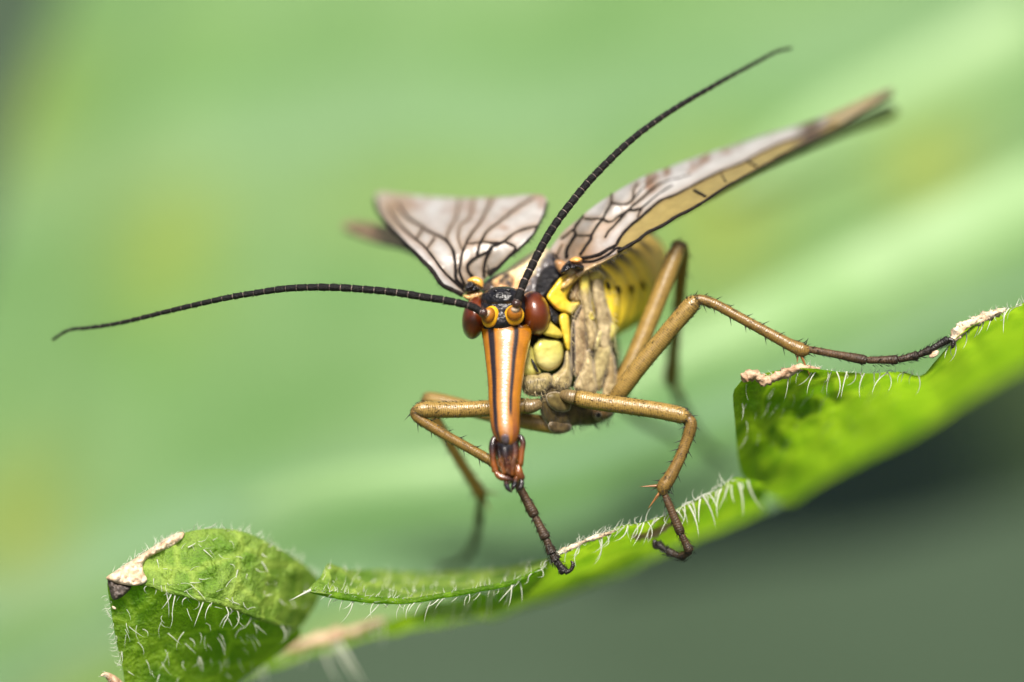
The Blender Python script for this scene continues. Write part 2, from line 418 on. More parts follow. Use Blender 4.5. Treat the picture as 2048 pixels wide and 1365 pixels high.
# trough line (where the curled margin starts) and rim line (the margin itself)
TROUGH = [(-500, 1900, 4.5), (-200, 1720, 4.5), (0, 1600, 4.5), (250, 1440, 6.2), (430, 1375, 6.2), (560, 1325, 6.2), (700, 1282, 6), (860, 1250, 6.2), (1000, 1228, 6.4),
          (1100, 1200, 6.5), (1200, 1164, 6.6), (1300, 1120, 6.6), (1400, 1076, 6.8), (1500, 1034, 7.2), (1570, 1000, 7.8), (1650, 950, 8.6), (1750, 898, 9.6),
          (1850, 845, 10.4), (1950, 780, 11), (2048, 725, 11.6), (2250, 620, 12), (2500, 500, 12.5)]
RIM = [(-500, 1870, 3.8), (-200, 1690, 3.8), (0, 1570, 3.8), (250, 1410, 3.4), (430, 1346, 5.2), (560, 1302, 5.0), (700, 1264, 4.8), (780, 1238, 4.2), (860, 1216, 3.2), (940, 1196, 1.8), (1000, 1178, .85),
       (1040, 1160, .5), (1080, 1138, .42), (1110, 1113, .38), (1140, 1096, .33), (1200, 1071, .3), (1260, 1051, .3), (1320, 1035, .32), (1370, 1011, .4), (1420, 986, .6), (1470, 960, 1.0), (1500, 958, 1.5), (1530, 965, 2.2)]
tr = catmull(TROUGH, 6)
RISE_T = [0, .6, 1.5, 3, 5, 8, 12, 17, 23, 30, 38, 47, 57, 70]
RISE_Z = [0, .35, .75, 1.15, 1.6, 2.3, 3.5, 5.6, 9, 13.5, 19.5, 27, 36, 49]
tt = np.array([0, .3, .6, 1, 1.5, 2.2, 3, 4, 5, 6.5, 8, 10, 12, 14.5, 17, 20, 23, 26.5, 30, 34, 38, 42.5, 47, 52, 57, 63, 70])
zz = np.interp(tt, RISE_T, RISE_Z)
for _ in range(2): zz[1:-1] = .25 * zz[:-2] + .5 * zz[1:-1] + .25 * zz[2:]
b = MB(); V = []; AL = []
for (x, y, d) in tr:
    base = P(x, y, d)
    for t, z in zip(tt, zz):
        p = base + BACK * t + UP * z + RIGHT * (max(0, t - 36) * .14 * max(0, min(1, (600 - x) / 900)))
        # side veins and the swell between them, running with the edge
        w = .16 * min(1, t / 6) * math.sin(t * .55 + p.x * .05) + .5 * min(1, t / 15) * noise.noise(Vector((p.x * .09, p.y * .07, p.z * .07)))
        V.append(p + (UP - BACK * .6) * w); AL.append(t + .35 * p.x)
nr = len(tt)
def to_px(p):
    d = p.dot(BACK); k = D / (D + d) * 100
    return 1024 + p.dot(RIGHT) * k, 682.5 - p.dot(UP) * k, d
VP = np.array([to_px(p) for p in V])
CB = np.ones((len(V), 3))
for sx, sy, sr in ((30, 1040, 120), (330, 500, 130), (1440, 450, 140), (1850, 330, 110), (60, 250, 120)):      # yellowing spots on the old leaf
    f = np.exp(-((VP[:, 0] - sx) ** 2 + (VP[:, 1] - sy) ** 2) / sr ** 2)[:, None]
    CB = CB * (1 - f) + np.array((1.45, 1.05, .55)) * f
def on_blade(x, y):
    q = np.argsort((VP[:, 0] - x) ** 2 + (VP[:, 1] - y) ** 2)[:4]
    w = 1 / (np.hypot(VP[q, 0] - x, VP[q, 1] - y) + 4)
    return (x, y, float((VP[q, 2] * w).sum() / w.sum()) - .4)
b.add(V, [(i * nr + k, (i + 1) * nr + k, (i + 1) * nr + k + 1, i * nr + k + 1) for i in range(len(tr) - 1) for k in range(nr - 1)], cols=CB, al=AL)
b.build('blade', M['blade'], leaf)
# pale ribs of the blade
for pts, rr in (([(1120, 850), (1300, 765), (1480, 690), (1700, 590), (1900, 500), (2120, 400)], [.2, .7, 1.0, 1.2, 1.3, 1.4]),
                ([(1450, 380), (1650, 270), (1850, 170), (2080, 60)], [.2, .8, 1.0, 1.2]), ([(480, 1020), (650, 985), (850, 960), (1020, 930)], [.15, .5, .5, .2])):
    q = [on_blade(x, y) for x, y in pts]
    MB().tube(q, rr, segs=12, sub=6, flat=.35, flat_dir=BACK).build('rib', M['rib'], leaf)
# curled margin between trough and rim
rim = catmull(RIM, 6)
ti = np.interp
b = MB(); V = []; k5 = 7
TX = tr[:, 0]
for (x, y, d) in rim:
    a = P(x, y, d); c = P(x, np.interp(x, TX, tr[:, 1]), np.interp(x, TX, tr[:, 2]) + .02)
    for k in range(k5):
        u = k / (k5 - 1)
        p = a.lerp(c, u) - UP * (.14 * math.sin(math.pi * u)) + UP * (.11 * noise.noise(a * 1.7 + Vector((0, u * 3, 0))))
        V.append(p)
b.add(V, [(i * k5 + k, i * k5 + k + 1, (i + 1) * k5 + k + 1, (i + 1) * k5 + k) for i in range(len(rim) - 1) for k in range(k5 - 1)])
b.build('curled_margin', M['leaf'], leaf)

def hair_px(mb, x, y, d, dx, dy, dd, r, bend=(0, 0)):
    a = P(x, y, d); e = P(x + dx, y + dy, d + dd)
    mb.cone(a, e, r, (RIGHT * bend[0] - UP * bend[1]) * .01)

def fringe(mb, path, n, length, ang, spread, r, dd=.15, bend=6, jitter=4, back=0.0):
    """hairs along a path; ang in degrees, 0 = right, 90 = down in the picture"""
    A = catmull(path, 6); L = np.concatenate([[0], np.cumsum(np.linalg.norm(np.diff(A[:, :2], axis=0), axis=1))])
    for i in range(n):
        s = (i + random.random()) / n * L[-1]
        x, y, d = (np.interp(s, L, A[:, k]) for k in range(3))
        a = math.radians(ang + random.gauss(0, spread)); l = length * random.choice((.35, .5, .6, .8, 1, 1.15)) * random.uniform(.8, 1.15)
        bx = random.uniform(-1, 1) * bend
        hair_px(mb, x + random.uniform(-1, 1) * jitter, y + random.uniform(-1, 1) * jitter * .5, d + back * random.random(), l * math.cos(a), l * math.sin(a),
                random.uniform(-dd, dd), r * (.55 + .45 * l / length), (-math.sin(a) * bx, math.cos(a) * bx))

h = MB()
R_MID = [(1080, 1138, .42), (1110, 1113, .38), (1140, 1096, .33), (1200, 1071, .3), (1260, 1051, .3), (1320, 1035, .32), (1370, 1011, .4), (1420, 986, .6), (1470, 960, 1.0)]
fringe(h, R_MID, 46, 52, 112, 20, .019, bend=15)
fringe(h, [(1105, 1115, .3), (1140, 1096, .28), (1200, 1071, .25), (1240, 1058, .26)], 60, 16, -60, 60, .011, bend=6)
fringe(h, R_MID, 70, 26, -58, 30, .011, bend=6)
fringe(h, [(1350, 1025, .35), (1420, 986, .6), (1500, 958, 1.5)], 14, 62, 78, 12, .03, bend=6)
fringe(h, [(430, 1346, 5.1), (560, 1302, 4.9), (700, 1264, 4.7), (780, 1238, 4.1)], 26, 60, 80, 16, .03, bend=8)
fringe(h, [(640, 1305, 4.5), (690, 1280, 4.5)], 3, 95, 60, 8, .05, bend=6)
fringe(h, [(860, 1216, 3.1), (940, 1196, 1.7), (1040, 1160, .5)], 24, 60, 98, 18, .022, bend=8)
h.build('hairs', M['hair'], leaf, kind='stuff')
# dried stretches of the rim
for pts, rr, mt in (([(1108, 1113, .36), (1135, 1099, .31), (1165, 1085, .29), (1200, 1072, .28), (1232, 1062, .29)], [.015, .045, .03, .045, .012], 'dry_pale'),
                    ([(560, 1304, 4.9), (620, 1285, 4.8), (700, 1264, 4.7), (770, 1240, 4.2)], [.03, .11, .12, .04], 'dry'),
                    ([(1262, 1074, 1.2), (1300, 1068, 1.3), (1345, 1048, 1.2)], [.03, .11, .03], 'dry')):
    MB().tube(pts, rr, segs=9, sub=8, wob=.95).build('dry_edge', M[mt], leaf)

# --- tooth with the folded, hairy cap
UPF = [(213, 1156), (250, 1132), (285, 1110), (320, 1088), (355, 1070), (395, 1060), (430, 1057), (470, 1060), (505, 1070), (540, 1088), (575, 1108), (608, 1130), (636, 1158), (640, 1190), (622, 1225), (596, 1256),
       (550, 1246), (500, 1228), (440, 1206), (390, 1195), (330, 1180), (292, 1168), (250, 1166)]
dU = TPS([(213, 1156, 0), (285, 1110, .25), (355, 1070, .4), (430, 1057, .6), (505, 1070, .9), (575, 1108, 1.5), (636, 1158, 2.4), (596, 1256, 2.3), (550, 1246, 1.2), (500, 1228, .5), (440, 1206, .05), (390, 1195, -.1), (330, 1180, -.12), (292, 1168, -.08), (400, 1130, .12), (480, 1150, .45), (560, 1180, 1.4)])
LOF = [(216, 1160), (250, 1166), (292, 1168), (330, 1180), (390, 1195), (440, 1206), (500, 1228), (550, 1246), (596, 1256), (600, 1275), (575, 1295), (520, 1335), (470, 1372), (440, 1420), (300, 1430), (256, 1400), (246, 1340), (232, 1280), (222, 1220)]
dL = TPS([(216, 1160, .02), (292, 1168, -.06), (390, 1195, -.08), (440, 1206, .07), (500, 1228, .52), (550, 1246, 1.22), (596, 1256, 2.32), (575, 1295, 2.6), (520, 1335, 2.4), (440, 1420, 2.0), (300, 1430, .9), (246, 1340, .45), (226, 1240, .15), (340, 1270, .5), (430, 1280, .9)])
b = MB()
b.patch(UPF, dU, bulge=.08, rmax=30, thick=0, step=7, wr=.10, wf=.04)
tooth = b.build('tooth', M['leaf_top'], leaf, label='folded leaf tooth with a dry brown tip')
MB().patch(LOF, dL, thick=0, step=9, wr=.10, wf=.025).build('folded_underside', M['leaf'], tooth)
FOLD = [(262, 1168, -.05), (292, 1168, -.09), (330, 1180, -.13), (390, 1195, -.12), (440, 1206, .03), (500, 1228, .48), (550, 1246, 1.18), (596, 1256, 2.28)]
MB().tube(FOLD, [.03, .05, .055, .06, .06, .06, .06, .03], segs=8, sub=5, wob=.3).build('fold_ridge', M['leaf_top'], tooth)
TOPR = [(285, 1110, .25), (355, 1070, .4), (395, 1060, .5), (430, 1057, .6), (505, 1070, .9), (575, 1108, 1.5), (636, 1158, 2.4)]
h = MB()
fringe(h, FOLD[1:], 27, 50, 112, 16, .019, bend=13)
fringe(h, TOPR, 70, 20, -70, 32, .010, bend=5)
fringe(h, [(216, 1190, .05), (226, 1250, .15), (244, 1340, .4)], 40, 16, 170, 30, .008, bend=4)
for i in range(58):
    x, y = random.uniform(300, 620), random.uniform(1075, 1235)
    if inside(catmull_closed(UPF, 3), np.array([(x, y)]))[0]:
        d = float(dU(x, y)[0]) - .1; a = math.radians(random.gauss(25, 35)); l = random.uniform(10, 34)
        hair_px(h, x, y, d, l * math.cos(a), l * math.sin(a), -random.uniform(0, .12), .006 + .010 * random.random() ** 2, (random.uniform(-6, 6), random.uniform(-6, 6)))
for i in range(70):
    x, y = random.uniform(235, 520), random.uniform(1200, 1360)
    if inside(catmull_closed(LOF, 3), np.array([(x, y)]))[0]:
        d = float(dL(x, y)[0]) - .06; a = math.radians(random.gauss(62, 30)); l = random.uniform(14, 42)
        hair_px(h, x, y, d, l * math.cos(a), l * math.sin(a), -random.uniform(.05, .2), .005 + .006 * random.random(), (random.uniform(-6, 6), random.uniform(-4, 4)))
h.build('hairs', M['hair'], tooth, kind='stuff')
TIP = [(212, 1156), (235, 1140), (262, 1122), (285, 1108), (318, 1086), (350, 1068), (368, 1066), (362, 1080), (340, 1095), (312, 1108), (292, 1120), (285, 1138), (294, 1162), (272, 1172), (248, 1170), (225, 1164)]
b = MB().patch(TIP, lambda x, y: dU(x, y) - .10, bulge=.12, rmax=12, thick=.12, step=4, wr=.12, wf=.12)
tip = b.build('dry_tip', M['dry_pale'], tooth)
MB().patch([(216, 1158), (238, 1168), (262, 1172), (258, 1182), (242, 1196), (226, 1200), (219, 1180)], lambda x, y: dU(x, y) * 0 - .06, bulge=.1, rmax=9, thick=.1, step=4, wr=.1, wf=.12).build('dark_tip', M['dry_dark'], tooth)
h = MB(); fringe(h, [(225, 1148, 0), (285, 1108, .15), (350, 1068, .3)], 60, 13, -45, 40, .008, bend=4, jitter=5, back=-.2)
h.build('tip_hairs', M['hair'], tooth, kind='stuff')

# --- thin tooth pointing left, upper face showing
T2F = [(616, 1181), (650, 1188), (700, 1196), (760, 1201), (810, 1203), (880, 1193), (960, 1179), (1030, 1164), (1080, 1139), (1100, 1118), (1070, 1122), (1000, 1136), (920, 1142), (840, 1145), (760, 1140), (700, 1140), (672, 1132), (655, 1128), (640, 1155)]
dT2 = TPS([(616, 1181, -.05), (700, 1196, -.05), (810, 1203, 0), (880, 1193, .05), (960, 1179, .2), (1030, 1164, .4), (1080, 1139, .45), (1100, 1118, .6), (1000, 1136, 2.6), (920, 1142, 3.4), (840, 1145, 3.3), (760, 1140, 2.6), (700, 1140, 1.6), (655, 1128, .8), (640, 1155, .3), (760, 1175, 1.0), (880, 1170, 1.4)])
t2 = MB().patch(T2F, dT2, thick=0, step=6, wr=.22, wf=.06).build('tooth', M['leaf_top'], leaf, label='thin leaf tooth ending in a long white bristle')
EDGE2 = [(612, 1181, -.05), (650, 1188, -.07), (700, 1196, -.07), (760, 1201, -.04), (810, 1203, 0), (880, 1193, .05), (960, 1179, .2), (1030, 1164, .4), (1080, 1139, .42)]
MB().tube(EDGE2, [.02, .06, .075, .07, .06, .055, .055, .05, .04], segs=8, sub=5, wob=.3).build('rim', M['leaf'], t2)
h = MB()
h.cone(P(622, 1180, -.08), P(577, 1203, -.15), .035)
fringe(h, EDGE2[1:], 44, 46, 122, 20, .018, bend=8)
fringe(h, EDGE2[:5], 44, 22, -20, 40, .011, bend=5, jitter=7)
fringe(h, EDGE2[2:], 50, 16, -75, 25, .008, bend=4, jitter=8)
for i in range(150):
    x, y = random.uniform(640, 1060), random.uniform(1128, 1200)
    if inside(catmull_closed(T2F, 3), np.array([(x, y)]))[0]:
        d = float(dT2(x, y)[0]); l = random.uniform(8, 22); a = math.radians(random.gauss(-75, 22))
        hair_px(h, x, y, d, l * math.cos(a), l * math.sin(a), -random.uniform(0, .1), .007 + .005 * random.random(), (random.uniform(-3, 3), 0))
for (x, y) in ((945, 1165), (873, 1168), (905, 1168), (718, 1157), (660, 1136), (1010, 1160), (780, 1180), (830, 1182)):
    h.ell(P(x, y, float(dT2(x, y)[0]) - .04), (RIGHT * .022, BACK * .022, UP * .022), 8, 6)
h.build('hairs', M['hair'], t2, kind='stuff')

# --- raised tooth on the right, lit from above through its tissue
T3F = [(1466, 790), (1476, 770), (1492, 756), (1530, 747), (1570, 739), (1620, 737), (1680, 744), (1740, 747), (1800, 744), (1842, 752), (1866, 728), (1890, 700), (1908, 680), (1938, 656), (1985, 632), (2060, 602), (2200, 560), (2400, 500),
       (2400, 560), (2250, 630), (2048, 735), (1950, 790), (1850, 855), (1750, 908), (1650, 960), (1580, 1005), (1530, 990), (1500, 968), (1482, 945), (1474, 900), (1470, 850)]
dT3 = TPS([(1466, 790, .3), (1492, 756, .15), (1570, 739, .1), (1680, 744, .15), (1800, 744, .25), (1842, 752, .35), (1890, 700, .1), (1985, 632, 0), (2060, 602, .05), (2200, 560, .2), (2400, 500, .5),
           (2400, 560, 7), (2250, 630, 10), (2048, 735, 11.2), (1950, 790, 10.8), (1850, 855, 10.2), (1750, 908, 9.4), (1650, 960, 8.4), (1580, 1005, 7.4), (1500, 968, 3.0), (1474, 900, 1.6), (1470, 850, .7), (1600, 840, 2.0), (1700, 820, 3.0), (1800, 800, 4.6), (1950, 710, 4.0), (2050, 660, 4.5)])
t3 = MB().patch(T3F, dT3, thick=0, step=11, wr=.55, wf=.02).build('tooth', M['leaf'], leaf, label='raised yellow green tooth with a shrivelled brown corner')
TOP3 = [(1560, 741, .05), (1620, 736, .08), (1680, 743, .12), (1740, 746, .2), (1800, 743, .22), (1842, 752, .3)]
TOP3B = [(1860, 735, .2), (1890, 700, .08), (1938, 656, 0), (1985, 632, -.02), (2060, 602, .03), (2120, 585, .1)]
h = MB()
fringe(h, TOP3, 24, 54, 106, 14, .020, bend=12)
fringe(h, TOP3B[1:], 22, 42, 98, 16, .020, bend=12)
fringe(h, TOP3 , 30, 14, -80, 30, .009, bend=4)
fringe(h, TOP3B[1:], 46, 18, -90, 30, .011, bend=4)
for i in range(46):
    x, y = random.uniform(1480, 1800), random.uniform(760, 880)
    d = float(dT3(x, y)[0]) - .05; l = random.uniform(16, 40); a = math.radians(random.gauss(108, 14))
    hair_px(h, x, y, d, l * math.cos(a), l * math.sin(a), -.15, .009, (random.uniform(-5, 5), 0))
h.build('hairs', M['hair'], t3, kind='stuff')
MB().tube([(1486, 762, .1), (1496, 751, .02), (1512, 752, -.02), (1528, 761, -.02), (1550, 756, 0), (1575, 743, .02), (1605, 736, .03), (1640, 738, .08)], [.05, .11, .10, .09, .085, .075, .06, .015], segs=12, sub=8, wob=.95).build('dry_corner', M['dry'], t3)
MB().tube([(1902, 692, .0), (1910, 672, -.04), (1928, 655, -.06), (1955, 640, -.06), (1985, 629, -.05), (2012, 619, 0)], [.03, .09, .10, .085, .075, .02], segs=12, sub=8, wob=.95).build('dry_edge', M['dry_pale'], t3)
h = MB(); fringe(h, [(1490, 750, 0), (1545, 750, 0), (1600, 732, 0), (1640, 735, 0)], 40, 12, -80, 45, .008, bend=4); fringe(h, [(1905, 675, -.1), (1940, 643, -.1), (2000, 618, -.1)], 50, 15, -95, 45, .009, bend=4)
h.build('tip_hairs', M['hair'], t3, kind='stuff')
# small dried point at the bottom left
b = MB().tube([(250, 1390, .5), (228, 1362, .3), (212, 1350, .25), (202, 1352, .2)], [.16, .10, .05, .02], segs=9, sub=5, wob=.4)
sp = b.build('tooth', M['dry'], leaf, label='small dried tooth point')
h = MB(); fringe(h, [(232, 1362, .25), (204, 1350, .15)], 14, 14, 200, 25, .009); h.build('hairs', M['hair'], sp, kind='stuff')
MB().ell(P(228, 1216, .05), (RIGHT * .045 - UP * .02, BACK * .03, UP * .03), 10, 8).build('leaf_grain', M['dry_pale'], leaf)
MB().ell(P(1868, 709, -.05), (RIGHT * .10 + UP * .06, BACK * .06, UP * .055 - RIGHT * .03), 14, 10).build('leaf_grain', M['dry_pale'], leaf)

# ------------------------------------------------------------------ leaf in the shade below
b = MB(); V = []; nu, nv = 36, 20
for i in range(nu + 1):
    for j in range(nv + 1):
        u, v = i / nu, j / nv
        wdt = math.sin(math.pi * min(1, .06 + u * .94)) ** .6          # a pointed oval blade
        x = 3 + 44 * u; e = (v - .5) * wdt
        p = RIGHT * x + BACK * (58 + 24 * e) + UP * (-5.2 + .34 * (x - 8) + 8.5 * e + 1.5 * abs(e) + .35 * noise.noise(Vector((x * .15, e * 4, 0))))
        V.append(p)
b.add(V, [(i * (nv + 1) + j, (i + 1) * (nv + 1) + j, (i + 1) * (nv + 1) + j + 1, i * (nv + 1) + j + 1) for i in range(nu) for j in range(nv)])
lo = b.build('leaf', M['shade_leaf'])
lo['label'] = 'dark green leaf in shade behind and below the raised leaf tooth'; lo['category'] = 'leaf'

# ------------------------------------------------------------------ the scorpionfly
fly = thing('scorpionfly', 'yellow and black scorpionfly with long brown beak standing on the hairy leaf edge', 'insect', P(1130, 1140, .6))
YEL = np.array(lin(246, 222, 60)); CREAM = np.array((.78, .66, .40)); TAN = np.array((.30, .20, .09)); GREY = np.array((.22, .165, .09))
ORG = np.array((.62, .24, .03)); DKB = np.array((.035, .018, .008)); BLK = np.array((.012, .01, .01))

def mixc(a, b, t):
    t = np.clip(t, 0, 1)[:, None]; return a * (1 - t) + b * t

# --- thorax core, lofted back from the neck
def loft(rings, segs=28, col=None, mb=None, sub=4, pw=2.0):
    R = catmull(rings, sub); mb = mb or MB(); V, CC = [], []
    for (x, y, d, rx, rz) in R:
        c = P(x, y, d)
        for k in range(segs):
            an = 2 * math.pi * k / segs; ca, sa = math.cos(an), math.sin(an)
            e = 2 / pw
            V.append(c + RIGHT * (rx * math.copysign(abs(ca) ** e, ca)) + UP * (rz * math.copysign(abs(sa) ** e, sa)))
    n = len(R)
    F = [(i * segs + k, (i + 1) * segs + k, (i + 1) * segs + (k + 1) % segs, i * segs + (k + 1) % segs) for i in range(n - 1) for k in range(segs)]
    F += [tuple(range(segs)), tuple((n - 1) * segs + k for k in range(segs))[::-1]]
    mb.add(V, F, 0); return mb
thorax = loft([(1015, 625, .5, .25, .3), (1040, 635, .75, .42, .55), (1085, 650, 1.1, .62, .85), (1120, 660, 1.7, .72, 1.1), (1148, 662, 2.4, .74, 1.2), (1165, 645, 2.6, .6, .95), (1168, 625, 3.0, .5, .75)]).build('thorax', M['core'], fly)
dth = lambda x, y: .45 + np.maximum(0, x - 1085) * .0050 + np.abs(y - 680) * .0006

def plate(name, outline, df, bulge, col, mt='pleura', rmax=None, step=4, colf=None, wr=.012, wf=.08, wfy=None, thick=.12, label=None):
    c0 = np.array(col)
    f = colf or (lambda x, y, di: np.tile(c0, (len(x), 1)))
    return MB().patch(outline, df, bulge=bulge, rmax=rmax, thick=thick, step=step, colf=f, wr=wr, wf=wf, wfy=wfy).build(name, M[mt], thorax, label=label)

# mesonotum: cream middle with dark mottled shoulders
def meso_col(x, y, di):
    c = np.tile(CREAM, (len(x), 1))
    n = np.array([noise.fractal(Vector((a * .07, b * .07, 1)), .7, 2, 3) for a, b in zip(x, y)])
    c = mixc(c, np.array((.55, .26, .08)), np.clip((y - 542) / 18 + n * .8, 0, 1) * .8)
    c = mixc(c, np.array((.055, .04, .032)), np.clip((998 - x) / 12 + (y - 562) / 30 + n * 1.3, 0, 1))
    c = mixc(c, np.array((.05, .04, .035)), np.clip(1.6 - np.hypot(x - 1013, y - 563) / 11 + n, 0, 1))
    c = mixc(c, np.array((.10, .09, .09)), np.clip((x - 1058) / 16 + (y - 545) / 24 + n * .5, 0, 1))
    return c
plate('mesonotum', [(962, 584), (964, 570), (975, 558), (992, 548), (1010, 541), (1026, 530), (1045, 516), (1070, 502), (1095, 497), (1118, 507), (1132, 524), (1136, 545), (1120, 570), (1098, 592), (1060, 598), (1000, 598)],
      lambda x, y: .85 + (590 - y) * .009 + np.abs(x - 1045) * .002, .3, CREAM, 'yellow', rmax=34, colf=meso_col, wr=.06)
plate('shoulder_lobe', [(1068, 588), (1069, 566), (1076, 545), (1090, 532), (1106, 528), (1122, 533), (1131, 545), (1128, 557), (1112, 570), (1100, 590), (1084, 600)], lambda x, y: .75 + (590 - y) * .010, .28, (.04, .037, .042), 'black_rough', rmax=16, step=3)
plate('shoulder_facet', [(1100, 545), (1112, 541), (1126, 546), (1128, 556), (1114, 562), (1104, 567), (1101, 556)], lambda x, y: .78 + (590 - y) * .009, .18, (.07, .065, .08), 'black_rough', rmax=8, step=3)
def star_col(x, y, di):
    c = np.tile(np.array((.72, .50, .03)), (len(x), 1))
    c = mixc(c, np.array((.76, .68, .26)), np.clip((x - 1130) / 26, 0, 1) * np.clip((y - 600) / 18, 0, 1))
    return mixc(c, np.array((.70, .30, .03)), np.clip(1.2 - np.hypot((x - 1112) / 1.6, y - 613) / 7, 0, 1))
plate('pleural_plate', [(1093, 596), (1098, 584), (1107, 572), (1120, 556), (1134, 549), (1148, 546), (1154, 553), (1146, 566), (1142, 578), (1134, 592), (1135, 600), (1143, 605), (1160, 605), (1155, 616), (1149, 625), (1142, 630), (1131, 626), (1115, 621), (1104, 611)],
      lambda x, y: dth(x, y) - .1, .11, YEL, 'yellow', rmax=7, colf=star_col, step=3)
def teg_col(x, y, di):
    s = np.sin((x * .75 + y * .66) * .9 + .3 * np.sin(y))
    return mixc(np.tile(np.array((.72, .50, .16)), (len(x), 1)), np.array((.30, .15, .03)), np.clip(s, 0, 1) * .8)
plate('tegula', [(1121, 579), (1126, 563), (1138, 552), (1152, 541), (1166, 537), (1173, 545), (1160, 556), (1148, 566), (1134, 577)], lambda x, y: dth(x, y) - .22, .12, ORG, 'yellow', rmax=8, colf=teg_col, step=2.5)
plate('dark_plate', [(1097, 612), (1106, 618), (1118, 630), (1121, 642), (1115, 651), (1106, 648), (1099, 636)], lambda x, y: dth(x, y) - .05, .1, (.035, .03, .032), 'black_rough', rmax=8, step=3)
plate('neck_plate', [(1082, 662), (1088, 645), (1096, 638), (1106, 648), (1120, 660), (1126, 672), (1118, 677), (1100, 674), (1088, 670)], lambda x, y: dth(x, y) - .16, .13, (.55, .44, .06), 'yellow', rmax=8, step=3)
plate('neck_plate', [(1121, 629), (1131, 627), (1138, 634), (1140, 655), (1142, 680), (1139, 704), (1131, 694), (1126, 675), (1121, 655), (1118, 642)], lambda x, y: dth(x, y) - .12, .1, (.68, .50, .05), 'yellow', rmax=6, step=3)
def globe_col(x, y, di):
    return mixc(np.tile(np.array((.50, .46, .11)), (len(x), 1)), np.array((.62, .54, .22)), (y - 700) / 40)
plate('sternal_lobe', [(1066, 700), (1072, 685), (1080, 677), (1098, 678), (1116, 680), (1124, 690), (1127, 706), (1124, 724), (1113, 737), (1098, 743), (1084, 739), (1072, 727)], lambda x, y: .46 + (x - 1095) * .004, .2, YEL, 'yellow', rmax=20, colf=globe_col, step=3)
plate('sternal_lobe', [(1040, 700), (1056, 690), (1068, 700), (1074, 730), (1082, 745), (1064, 755), (1044, 752), (1036, 730)], lambda x, y: .44 + x * 0, .18, (.48, .44, .11), 'yellow', rmax=18, step=3)
plate('suture', [(1062, 718), (1067, 722), (1073, 733), (1078, 743), (1074, 745), (1067, 734)], lambda x, y: .24 + x * 0, .05, BLK, 'black', rmax=3, step=2)
# coxae of the front legs
def furry(base, lowd):
    base = np.array(base)
    return lambda x, y, di: mixc(np.tile(base, (len(x), 1)), base * .45, (y - lowd) / 40)
plate('front_coxa', [(1104, 752), (1116, 744), (1127, 730), (1131, 706), (1137, 703), (1143, 730), (1144, 758), (1140, 776), (1128, 786), (1112, 784), (1100, 772)], lambda x, y: .5 + (x - 1100) * .003, .24, GREY, 'pleura', rmax=15, colf=furry((.38, .31, .14), 762), step=3, wr=.02)
plate('front_coxa', [(1040, 760), (1054, 750), (1078, 748), (1098, 747), (1106, 762), (1098, 782), (1082, 792), (1062, 793), (1046, 784)], lambda x, y: .42 + x * 0, .26, GREY, 'pleura', rmax=18, colf=furry((.34, .28, .12), 766), step=3, wr=.02)
# side of the thorax: long folded lobes
def lobe(outline, d0, bulge, col, rmax, top=None, name='pleural_fold'):
    col = np.array(col)
    def f(x, y, di):
        c = np.tile(col, (len(x), 1))
        n = np.array([noise.fractal(Vector((a * .05, b * .045, 7)), .7, 2, 3) for a, b in zip(x, y)])
        c = mixc(c, col * np.array((.42, .37, .30)), n * 1.0 + .25)
        c = mixc(c, np.array((.62, .54, .40)), (1 - di / 2.5) * .7)  # highlight line along each lobe edge, put into the colour
        if top is not None: c = mixc(c, np.array(top[0]), (top[1] - y) / 20)
        return c
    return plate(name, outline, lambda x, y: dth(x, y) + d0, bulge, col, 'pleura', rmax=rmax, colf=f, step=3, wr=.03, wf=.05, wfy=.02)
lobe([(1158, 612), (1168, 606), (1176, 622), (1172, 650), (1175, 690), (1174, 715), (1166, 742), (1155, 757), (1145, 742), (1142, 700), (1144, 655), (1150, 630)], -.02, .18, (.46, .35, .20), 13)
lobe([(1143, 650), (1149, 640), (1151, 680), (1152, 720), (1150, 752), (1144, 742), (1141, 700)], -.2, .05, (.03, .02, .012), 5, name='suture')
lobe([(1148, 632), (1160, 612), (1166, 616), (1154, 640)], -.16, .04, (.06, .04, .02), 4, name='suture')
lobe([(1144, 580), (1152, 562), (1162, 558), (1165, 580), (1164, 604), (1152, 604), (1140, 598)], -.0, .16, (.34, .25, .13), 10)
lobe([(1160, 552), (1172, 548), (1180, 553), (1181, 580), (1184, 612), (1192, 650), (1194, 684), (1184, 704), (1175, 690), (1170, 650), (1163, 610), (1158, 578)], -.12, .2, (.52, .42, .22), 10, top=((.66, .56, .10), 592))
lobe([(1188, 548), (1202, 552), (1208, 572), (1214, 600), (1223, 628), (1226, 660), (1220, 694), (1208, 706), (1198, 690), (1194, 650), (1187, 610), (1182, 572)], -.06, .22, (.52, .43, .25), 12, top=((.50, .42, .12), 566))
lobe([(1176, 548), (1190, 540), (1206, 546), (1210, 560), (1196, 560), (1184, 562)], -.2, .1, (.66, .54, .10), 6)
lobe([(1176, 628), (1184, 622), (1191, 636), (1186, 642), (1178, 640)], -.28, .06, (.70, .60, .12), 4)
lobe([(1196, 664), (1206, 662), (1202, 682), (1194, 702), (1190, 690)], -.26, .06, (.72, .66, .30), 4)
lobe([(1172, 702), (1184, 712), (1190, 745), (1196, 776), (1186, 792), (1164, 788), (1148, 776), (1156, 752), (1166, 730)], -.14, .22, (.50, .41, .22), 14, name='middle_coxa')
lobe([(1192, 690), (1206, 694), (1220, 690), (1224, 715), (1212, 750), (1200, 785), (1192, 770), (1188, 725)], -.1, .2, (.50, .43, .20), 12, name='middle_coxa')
lobe([(1218, 704), (1228, 712), (1233, 745), (1236, 790), (1228, 812), (1206, 806), (1204, 780), (1212, 748)], -.06, .22, (.46, .36, .18), 10, name='hind_coxa')
